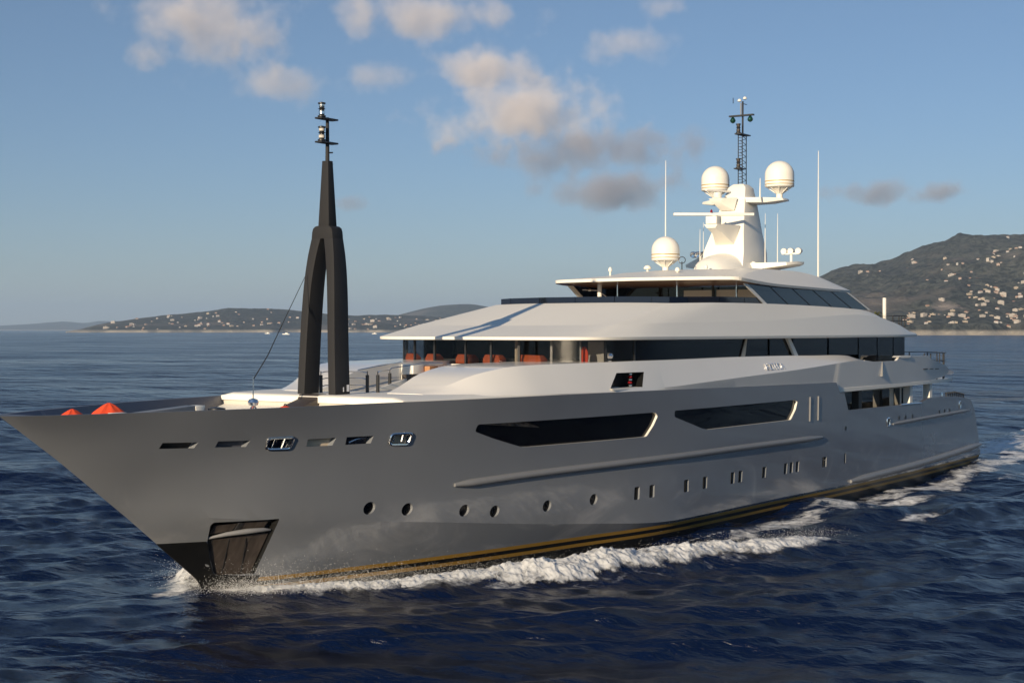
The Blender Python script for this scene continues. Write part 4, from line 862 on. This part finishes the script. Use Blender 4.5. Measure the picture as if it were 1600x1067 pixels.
# tumbling crest of the bow wave: a thick lumpy ridge standing on the water
def crest_mesh(C_, name, sgn, k, label, n=900, m=44):
    P = dense([(x, y, 0) for x, y in C_], 12); P = np.array(P)[:, :2]; L = np.concatenate([[0], np.cumsum(np.hypot(*np.diff(P, axis=0).T))])
    s = np.linspace(0, L[-1], n); px = np.interp(s, L, P[:,0]); py = np.interp(s, L, P[:,1]); tx = np.gradient(px); ty = np.gradient(py); l = np.hypot(tx, ty); nx, ny = ty/l*sgn, -tx/l*sgn     # outward
    al = s/L[-1]; u = np.linspace(-1, 1, m); A, U = np.meshgrid(al, u, indexing='ij'); SS = A*L[-1]
    wid = np.interp(A, [0,.05,.15,.3,.45,.7,.9,1], [.2,.5,.6,.95,1.55,1.35,1.05,.3])*k
    wob = (fbm(SS*.8, np.zeros_like(SS), oct=4, seed=31)-.5)*1.0*wid
    off = U*wid + wob + .15*wid
    X = px[:,None] + nx[:,None]*off; Y = py[:,None] + ny[:,None]*off
    lump = fbm(X*1.6, Y*1.6, oct=5, seed=41, gain=.6)
    hh = (crest_h(A) + (.30*np.exp(-((A-.12)/.12)**2) if sgn < 0 else 0))*k*(.55 + .95*fbm(SS*.55, SS*0+3, oct=4, seed=51))
    prof = np.clip(1-np.abs(U)**1.6, 0, 1)**.8
    Z = SEA + ship_wave(X.ravel(), Y.ravel()).reshape(X.shape)*.86 + hh*prof*(.18 + .95*lump) - .10 - .30*(np.abs(U) > .93)
    fine = fbm(X*6.5, Y*6.5, Z*6.5, oct=4, seed=61)-.5
    Z = Z + fine*.20*prof; X = X + fine*.10; Y = Y + (fbm(X*5, Y*5, oct=3, seed=71)-.5)*.16
    fo = np.clip(prof*1.5, 0, 1)*np.interp(A, [0,.05,.1,.95,1], [.5,.8,1,.9,.5])*(.62 + .5*fbm(X*1.1, Y*1.1, oct=3, seed=81))
    mbm = bpy.data.meshes.new(name); vs = np.stack([X, Y, Z], -1).reshape(-1, 3)
    i, j = np.meshgrid(np.arange(n-1), np.arange(m-1), indexing='ij'); q = (i*m + j).ravel(); F = np.stack([q, q+1, q+m+1, q+m], 1)
    mbm.from_pydata(vs.tolist(), [], F.tolist()); mbm.attributes.new('foam', 'FLOAT', 'POINT').data.foreach_set('value', fo.ravel().astype(np.float32)); mbm.shade_smooth()
    mbm.materials.append(MFOAM); o = bpy.data.objects.new(name, mbm); COL.objects.link(o); return tag(o, label, kind='stuff')
MFOAM = foam_material('white_foam'); MDROP = foam_material('spray_drops', False)
crest_mesh(CREST, 'bow_wave_foam', 1, 1.0, 'white breaking bow wave rolling away from the grey hull')
crest_mesh(CREST_S, 'bow_wave_foam', -1, 1.15, 'white bow splash on the far side of the stem', n=400)
# spray: drops thrown up where the stem cuts the sea and along the crest
def spray(name, label, N):
    b = MB(); g = np.random.default_rng(23); P = np.array(dense([(x, y, 0) for x, y in CREST], 8))[:, :2]; Ps = np.array(dense([(x, y, 0) for x, y in CREST_S], 8))[:, :2]
    for k in range(N):
        q = g.uniform()
        if q < .55:  i = int(g.beta(1.2, 2.6)*.34*len(P)); p = P[i]; up = g.gamma(1.3, .15); r = g.uniform(.002, .009); o = g.normal(0, .42, 2) + (0, -.2)
        elif q < .8: i = int(g.uniform(.2, .95)*len(P)); p = P[i]; up = .2 + g.gamma(1.2, .09); r = g.uniform(.002, .008); o = g.normal(0, .6, 2)
        else: i = int(g.uniform(0, .35)*len(Ps)); p = Ps[i]; up = g.gamma(1.3, .20); r = g.uniform(.002, .009); o = g.normal(0, .5, 2)
        c = np.array([p[0]+o[0], p[1]+o[1], SEA + .15 + up]); 
        if abs(c[1]) < hullY(float(max(c[0], 4.7)), float(np.clip(c[2], -.7, 3))) + .03 and c[0] > 6: c[1] = np.sign(p[1])*(hullY(float(c[0]), float(np.clip(c[2], -.7, 3))) + g.uniform(.03, .4))
        d = g.normal(0, 1, (4, 3)); d /= np.linalg.norm(d, axis=1)[:, None]; st = np.array([1, 1, g.uniform(1, 1.8)])
        b.add(c + np.array([(0,0,r*1.3),(r,0,-r*.6),(-r*.6,r*.9,-r*.5),(-r*.6,-r*.9,-r*.5)])*st, [(0,1,2),(0,2,3),(0,3,1),(1,3,2)])
    return tag(b.build(name, MDROP, None, smooth=0, recalc=False), label, kind='stuff')
spray('spray', 'fine white spray drops at the stem', 26000)

# ------------------------------------------------------------------ coast: hills, shore, houses
def az(px): return YAW - math.atan((px-800)/2353.0)          # bearing of a picture column, for siting the far land
def dirv(a): return np.array([math.cos(a), math.sin(a)])
class Land:
    """a ridge of land: crest line of (bearing column, crest height) at distance D1, shore at D0"""
    def __init__(s, prof, D0, D1, seed, rough, shore_pow=1.0):
        s.px = [p[0] for p in prof]; s.h = pchip(s.px, [max(-6, (514.8-p[1])/2353.0*D1 + CAM.z) for p in prof]); s.D0, s.D1, s.seed, s.rough, s.pw = D0, D1, seed, rough, shore_pow
    def point(s, u, v):
        """u bearing column, v 0 shore .. 1 crest .. 2 behind"""
        u = np.asarray(u, float); v = np.asarray(v, float); a = YAW - np.arctan((u-800)/2353.0)
        bay = 1 + .10*(fbm(u/90.0, u*0+1.5, oct=3, seed=s.seed)-.5)*(v < 1.01)*(1-np.clip(v, 0, 1))
        D = (s.D0 + (s.D1-s.D0)*v)*bay; x = CX + D*np.cos(a); y = CY + D*np.sin(a)
        H = s.h(u); f = np.where(v <= 1, .02 + .98*np.clip(v, 0, 1)**s.pw, 1-(v-1)**2)
        sc = 1.0/(s.D1*.085); n = fbm(x*sc, y*sc, oct=6, seed=s.seed+5, gain=.55)-.5; n2 = fbm(x*sc*9, y*sc*9, oct=4, seed=s.seed+9)-.5
        z = H*f + s.rough*H*n*np.clip(v*2.2, 0, 1)*np.where(v > .97, .25, 1)*np.clip(1.35-v, .1, 1) + n2*s.rough*26*np.clip(v*3, 0, 1)
        z = np.where(v < .03, SEA - 2 + (v/.03)*5.5, z + 3.5*np.clip(1-v*3, 0, 1)); z = np.where(H < 1, SEA-3, z)
        return x, y, z
    def build(s, name, m, nu, nv, label):
        u = np.linspace(s.px[0], s.px[-1], nu); v = np.concatenate([np.linspace(0, .06, 5)[:-1], np.linspace(.06, 1, nv), np.linspace(1, 1.9, 6)[1:]])
        U, V = np.meshgrid(u, v); x, y, z = s.point(U.ravel(), V.ravel()); n, k = U.shape
        i, j = np.meshgrid(np.arange(n-1), np.arange(k-1), indexing='ij'); q = (i*k + j).ravel(); F = np.stack([q, q+1, q+k+1, q+k], 1)
        me = bpy.data.meshes.new(name); me.from_pydata(np.stack([x, y, z], 1).tolist(), [], F.tolist()); me.shade_smooth(); me.materials.append(m)
        o = bpy.data.objects.new(name, me); COL.objects.link(o); return tag(o, label, kind='structure')
def land_material(name, green, dry, rock, scale):
    m = bpy.data.materials.new(name); t, p = nodes(m); p.inputs['Roughness'].default_value = .95; p.inputs['Specular IOR Level'].default_value = .1
    g = t.nodes.new('ShaderNodeNewGeometry'); tc = t.nodes.new('ShaderNodeTexCoord')
    def nz(sc, det=8):
        n = t.nodes.new('ShaderNodeTexNoise'); n.inputs['Scale'].default_value = sc; n.inputs['Detail'].default_value = det; n.inputs['Roughness'].default_value = .65; t.links.new(tc.outputs['Object'], n.inputs['Vector']); return n.outputs['Fac']
    def ramp(src, a, b):
        r = t.nodes.new('ShaderNodeMapRange'); r.interpolation_type = 'SMOOTHSTEP'; r.inputs['From Min'].default_value = a; r.inputs['From Max'].default_value = b; t.links.new(src, r.inputs[0]); return r.outputs[0]
    def mix(f, a, b):
        x = t.nodes.new('ShaderNodeMix'); x.data_type = 'RGBA'; t.links.new(f, x.inputs[0])
        for k, c in ((6, a), (7, b)):
            if isinstance(c, tuple): x.inputs[k].default_value = (*c, 1)
            else: t.links.new(c, x.inputs[k])
        return x.outputs[2]
    c = mix(ramp(nz(scale*22, 4), .40, .60), tuple(.35*v for v in green), tuple(1.25*v for v in green)); c = mix(ramp(nz(scale*6), .48, .70), c, tuple(.9*g_+.25*d_ for g_, d_ in zip(green, dry)))
    c = mix(ramp(nz(scale), .50, .68), c, dry); c = mix(ramp(nz(scale*1.7), .63, .74), c, rock)
    sx = t.nodes.new('ShaderNodeSeparateXYZ'); t.links.new(g.outputs['Position'], sx.inputs[0]); sh = t.nodes.new('ShaderNodeMapRange'); sh.inputs['From Min'].default_value = 9.0; sh.inputs['From Max'].default_value = 4.5; t.links.new(sx.outputs['Z'], sh.inputs[0])
    c = mix(sh.outputs[0], c, (.36, .32, .26)); t.links.new(c, p.inputs['Base Color'])
    b = t.nodes.new('ShaderNodeBump'); b.inputs['Strength'].default_value = .8; b.inputs['Distance'].default_value = 6.0; t.links.new(nz(scale*14, 5), b.inputs['Height']); t.links.new(b.outputs[0], p.inputs['Normal'])
    return m
LM = land_material('wooded_land', (.062,.066,.056), (.15,.128,.108), (.26,.22,.19), .0035)
LM2 = land_material('rocky_land', (.045,.050,.028), (.11,.09,.06), (.24,.18,.13), .004)
far_l = Land([(-260,510),(-120,505),(0,509),(40,507),(80,504),(100,503),(130,505),(160,502),(200,506),(260,509),(330,512),(420,515)], 15000, 17500, 3, .25)
head = Land([(95,519),(125,515),(150,508),(180,503),(220,498),(260,493),(300,489),(330,486),(365,482),(400,482),(440,484),(480,487),(520,491),(560,493),(600,492),(660,494),(760,498),(860,500),(960,503),(1060,510),(1130,518)], 4300, 5300, 11, .22, .8)
back = Land([(540,514),(590,503),(620,493),(650,485),(680,479),(700,476.5),(730,475),(760,479),(800,485),(850,492),(920,500),(1000,514)], 7000, 8000, 17, .12)
right = Land([(1120,518),(1160,508),(1200,488),(1240,458),(1270,440),(1290,429),(1305,422),(1320,418),(1350,418.5),(1375,415),(1400,408),(1430,398),(1460,386),(1480,380),(1505,375),(1540,376),(1570,373),(1600,371.5),(1660,366),(1800,350),(2000,372),(2300,340),(2700,380),(3200,400),(3900,460),(4600,515)], 2350, 3900, 29, .80, .9)
cliff = Land([(5200,490),(5600,380),(6400,300),(7600,260),(9500,240),(13000,220),(20000,260),(40000,330)], 1500, 2300, 41, .35)
far_l.build('hills', LM, 240, 14, 'faint far blue hills on the horizon at the left')
head.build('headland', LM, 620, 44, 'low wooded headland dotted with houses behind the bow')
back.build('hills', LM, 220, 24, 'rounded darker hill behind the headland')
right.build('mountain', LM, 760, 90, 'big wooded mountain above the coast at the right')
cliff.build('hills', LM2, 400, 40, 'sunlit rocky hills of the near coast abeam of the yacht')
def house_mesh(w, d, h, kind, wall, roofm):
    b = MB(); b.box(-w/2, w/2, -d/2, d/2, -4, h, 0)
    if kind == 'hip':
        e = .5; b.loft([[(-w/2-e,-d/2-e,h),(w/2+e,-d/2-e,h),(w/2+e,d/2+e,h),(-w/2-e,d/2+e,h)],[(-w/2+d*.4,-.1,h+d*.22),(w/2-d*.4,-.1,h+d*.22),(w/2-d*.4,.1,h+d*.22),(-w/2+d*.4,.1,h+d*.22)]], True, True, True, 1)
    else: b.box(-w/2-.2, w/2+.2, -d/2-.2, d/2+.2, h, h+.5, 0); b.box(-w*.2, w*.15, -d*.2, d*.2, h+.5, h+2.2, 0)
    for lev in range(int(h//3)):
        nw = max(2, int(w//4))
        for k in range(nw):
            x = -w/2 + w*(k+.5)/nw; z = 3*lev + .9
            for yy in (-d/2-.06, d/2+.01): b.box(x-.65, x+.65, yy, yy+.05, z, z+1.5, 2)
    me = bpy.data.meshes.new('house'); me.from_pydata(b.v, [], b.f)
    for m in (wall, roofm, M['dark']): me.materials.append(m)
    me.polygons.foreach_set('material_index', b.m); return me
walls = [mat('pale_render_wall', c, .9) for c in ((.40,.36,.32),(.36,.28,.23),(.42,.40,.38),(.38,.32,.25),(.34,.24,.18))]
roofs = mat('clay_tile_roof', (.30,.13,.08), .9, var=.2, vscale=.4); flat = mat('flat_roof', (.5,.47,.43), .9)
HM = [house_mesh(w, d, h, k, walls[i % 5], roofs if k == 'hip' else flat) for i, (w, d, h, k) in enumerate(((11,9,6,'hip'),(15,10,7,'hip'),(9,8,6,'flat'),(20,11,9,'flat'),(13,10,6,'hip'),(24,13,13,'flat'),(10,9,7,'hip'),(17,12,10,'hip')))]
hr = np.random.default_rng(77)
def put_house(land, u, v, k, label, group, scale=1.0):
    x, y, z = land.point(np.array([u]), np.array([v])); o = bpy.data.objects.new('house', HM[k]); COL.objects.link(o)
    o.location = (float(x[0]), float(y[0]), float(z[0]) - 1); o.rotation_euler = (0, 0, az(u) + R(90) + hr.normal(0, .45)); o.scale = (scale*hr.uniform(.8, 1.25),)*3
    tag(o, label, 'house', group)
LB = 'small pale house among the trees of the low headland behind the bow'; GB = 'houses on the headland'
n = 0
while n < 130:
    u = hr.choice([hr.uniform(150, 320), hr.uniform(300, 600), hr.uniform(560, 760)], p=[.2, .52, .28]); hh = float(head.h(u)); v = hr.beta(1.3, 2.4)*.95 + .035
    if hh < 12: continue
    put_house(head, u, v, int(hr.integers(0, 8)), LB, GB, .50); n += 1
LR = 'small pale house on the lower slope of the mountain at the right'; GR = 'houses on the mountain slope'
CL = [(1355,.62,9,.015,8),(1425,.78,7,.02,5),(1490,.50,9,.03,10),(1560,.55,22,.06,26),(1590,.62,14,.06,18),(1500,.50,60,.2,14),(1570,.22,26,.07,30),(1530,.16,24,.06,20),(1440,.08,22,.035,16),(1505,.07,24,.03,12),(1585,.1,20,.05,18)]
for cu, cv, su, sv, cnt in CL:
    for k in range(cnt):
        u = hr.normal(cu, su); v = float(np.clip(hr.normal(cv, sv), .04, .95)); put_house(right, u, v, int(hr.integers(0, 8)), LR, GR, .36)
o = bpy.data.objects.new('hotel', house_mesh(30, 14, 9, 'hip', walls[3], roofs)); COL.objects.link(o); x, y, z = right.point(np.array([1563.]), np.array([.04])); o.location = (float(x[0]), float(y[0]), 5.0); o.rotation_euler = (0, 0, az(1563)+R(90)); tag(o, 'wide cream building right at the shore below the mountain', 'building')
o = bpy.data.objects.new('villa', house_mesh(9, 8, 7, 'hip', walls[4], roofs)); COL.objects.link(o); x, y, z = right.point(np.array([1484.]), np.array([.035])); o.location = (float(x[0]), float(y[0]), 4.5); o.rotation_euler = (0, 0, az(1484)+R(90)); tag(o, 'pink orange villa standing alone on the beach at the right', 'house')

# small boats lying off the headland
for px, D, sc, lb in ((447, 2600, 1.3, 'small white motorboat off the headland, nearest the forestay'), (418, 3100, 1.1, 'tiny white boat close under the headland shore'), (585, 2900, 1.0, 'tiny white boat off the houses to the right of the foremast')):
    a = az(px); bt = empty('small_boat', (CX + D*math.cos(a), CY + D*math.sin(a), SEA)); bt.rotation_euler = (0, 0, a + R(70)); bt.scale = (sc,)*3; tag(bt, lb, 'boat')
    b = MB(); b.loft([[(x, -w, .0), (x, -w*1.15, 1.0+.04*max(0, x)), (x, w*1.15, 1.0+.04*max(0, x)), (x, w, 0)] for x, w in ((-5, 1.3), (0, 1.5), (3, 1.1), (5.2, .15))], True, True, True); b.build('boat_hull', M['white'], bt)
    b = MB(); b.loft([[(-2.5,-1.0,1.0),(1.8,-.9,1.0),(1.8,.9,1.0),(-2.5,1.0,1.0)],[(-2.2,-.9,2.2),(.6,-.8,2.2),(.6,.8,2.2),(-2.2,.9,2.2)]], True, True, True); b.build('boat_cabin', M['white'], bt)

# ------------------------------------------------------------------ clouds (outside the haze) and the haze
def cloud_material():
    m = bpy.data.materials.new('cloud_vapour'); m.use_nodes = True; t = m.node_tree; t.nodes.clear(); o = t.nodes.new('ShaderNodeOutputMaterial'); pv = t.nodes.new('ShaderNodeVolumePrincipled')
    pv.inputs['Color'].default_value = (.995, .99, .985, 1); pv.inputs['Anisotropy'].default_value = -.15
    tc = t.nodes.new('ShaderNodeTexCoord'); ge = t.nodes.new('ShaderNodeNewGeometry')
    ln = t.nodes.new('ShaderNodeVectorMath'); ln.operation = 'LENGTH'; t.links.new(tc.outputs['Object'], ln.inputs[0])
    n = t.nodes.new('ShaderNodeTexNoise'); n.inputs['Scale'].default_value = .0042; n.inputs['Detail'].default_value = 5; n.inputs['Roughness'].default_value = .58; t.links.new(ge.outputs['Position'], n.inputs['Vector'])
    a = t.nodes.new('ShaderNodeMath'); a.operation = 'MULTIPLY_ADD'; a.inputs[1].default_value = -1.0; a.inputs[2].default_value = .62; t.links.new(ln.outputs['Value'], a.inputs[0])
    b = t.nodes.new('ShaderNodeMath'); b.operation = 'MULTIPLY_ADD'; b.inputs[1].default_value = 2.2; t.links.new(n.outputs['Fac'], b.inputs[0])
    s = t.nodes.new('ShaderNodeMath'); s.operation = 'SUBTRACT'; s.inputs[1].default_value = 1.0; t.links.new(b.outputs[0], s.inputs[0]); t.links.new(a.outputs[0], b.inputs[2])
    r = t.nodes.new('ShaderNodeMapRange'); r.interpolation_type = 'SMOOTHSTEP'; r.inputs['From Min'].default_value = .0; r.inputs['From Max'].default_value = .62; r.inputs['To Max'].default_value = 1.0; t.links.new(s.outputs[0], r.inputs[0])
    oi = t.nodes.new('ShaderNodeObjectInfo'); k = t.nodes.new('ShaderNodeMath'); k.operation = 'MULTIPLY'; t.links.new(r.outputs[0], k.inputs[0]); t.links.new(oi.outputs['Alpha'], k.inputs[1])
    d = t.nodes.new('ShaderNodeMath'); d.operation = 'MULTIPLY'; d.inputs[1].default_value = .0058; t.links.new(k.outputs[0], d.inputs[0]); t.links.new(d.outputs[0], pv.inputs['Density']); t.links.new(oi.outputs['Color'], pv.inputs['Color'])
    t.links.new(pv.outputs[0], o.inputs['Volume']); return m
MC = cloud_material(); MC.cycles.volume_sampling = 'MULTIPLE_IMPORTANCE'
bmc = bmesh.new(); bmesh.ops.create_icosphere(bmc, subdivisions=3, radius=1.0); CM = bpy.data.meshes.new('cloud'); bmc.to_mesh(CM); bmc.free(); CM.materials.append(MC)
CLOUDS = [  # column, row, half width, half height (picture units), density, label
 (315,45,150,90,.75,'tall pale cloud rising out of the top of the picture at the left'),
 (440,135,110,34,.40,'thin flat cloud to the left of the foremast lanterns'),
 (660,25,190,55,.60,'broad cloud cut by the top edge above the foremast'),
 (600,120,70,34,.55,'small puff of cloud to the right of the foremast lanterns'),
 (765,112,120,44,.8,'bright puffy cloud in the upper middle, just above the largest one'),
 (815,182,195,64,1.0,'largest bright cloud in the middle of the sky'),
 (930,236,250,44,.62,'long grey cloud just under the largest bright one'),
 (960,298,130,42,.68,'darker grey cloud to the left of the radar domes'),
 (985,70,80,36,.5,'faint cloud at the top right of the middle'),
 (1040,12,60,28,.5,'small faint cloud touching the top edge'),
 (1372,302,80,27,.95,'small dark grey cloud above the mountain, the left one of two'),
 (1482,300,72,23,.95,'small dark grey cloud above the mountain, the right one of two'),
 (556,319,36,15,.6,'tiny grey cloud right beside the foremast spire'),
]
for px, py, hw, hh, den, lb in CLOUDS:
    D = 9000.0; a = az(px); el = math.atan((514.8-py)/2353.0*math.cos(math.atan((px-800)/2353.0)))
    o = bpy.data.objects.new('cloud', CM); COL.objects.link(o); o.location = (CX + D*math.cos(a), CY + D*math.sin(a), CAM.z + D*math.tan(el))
    o.rotation_euler = (0, 0, a - R(90)); o.scale = (hw/2353*D*1.15, min(hw, 110)/2353*D*.8, hh/2353*D*1.25); o.color = ((.90, .845, .83, den) if 'grey' not in lb else (.47, .46, .51, min(1.4, den*1.5))); tag(o, lb, 'cloud')  # grey ones: shade from other clouds is put into the vapour colour
b = MB(); b.loft([[(x, y, z) for x, y in ((-9000,-9000),(26000,-9000),(26000,26000),(-9000,26000))] for z in (-7.0, 520.0)], True, True, True)
hm = bpy.data.materials.new('haze_air'); hm.use_nodes = True; ht = hm.node_tree; ht.nodes.clear(); ho = ht.nodes.new('ShaderNodeOutputMaterial'); hv = ht.nodes.new('ShaderNodeVolumePrincipled')
hv.inputs['Color'].default_value = (.60, .78, 1.0, 1); hv.inputs['Density'].default_value = 6.0e-5; hv.inputs['Anisotropy'].default_value = .1; ht.links.new(hv.outputs[0], ho.inputs['Volume'])
hz = b.build('haze', hm, None, smooth=0); tag(hz, 'thin bluish haze over the sea and the far coast', kind='stuff')
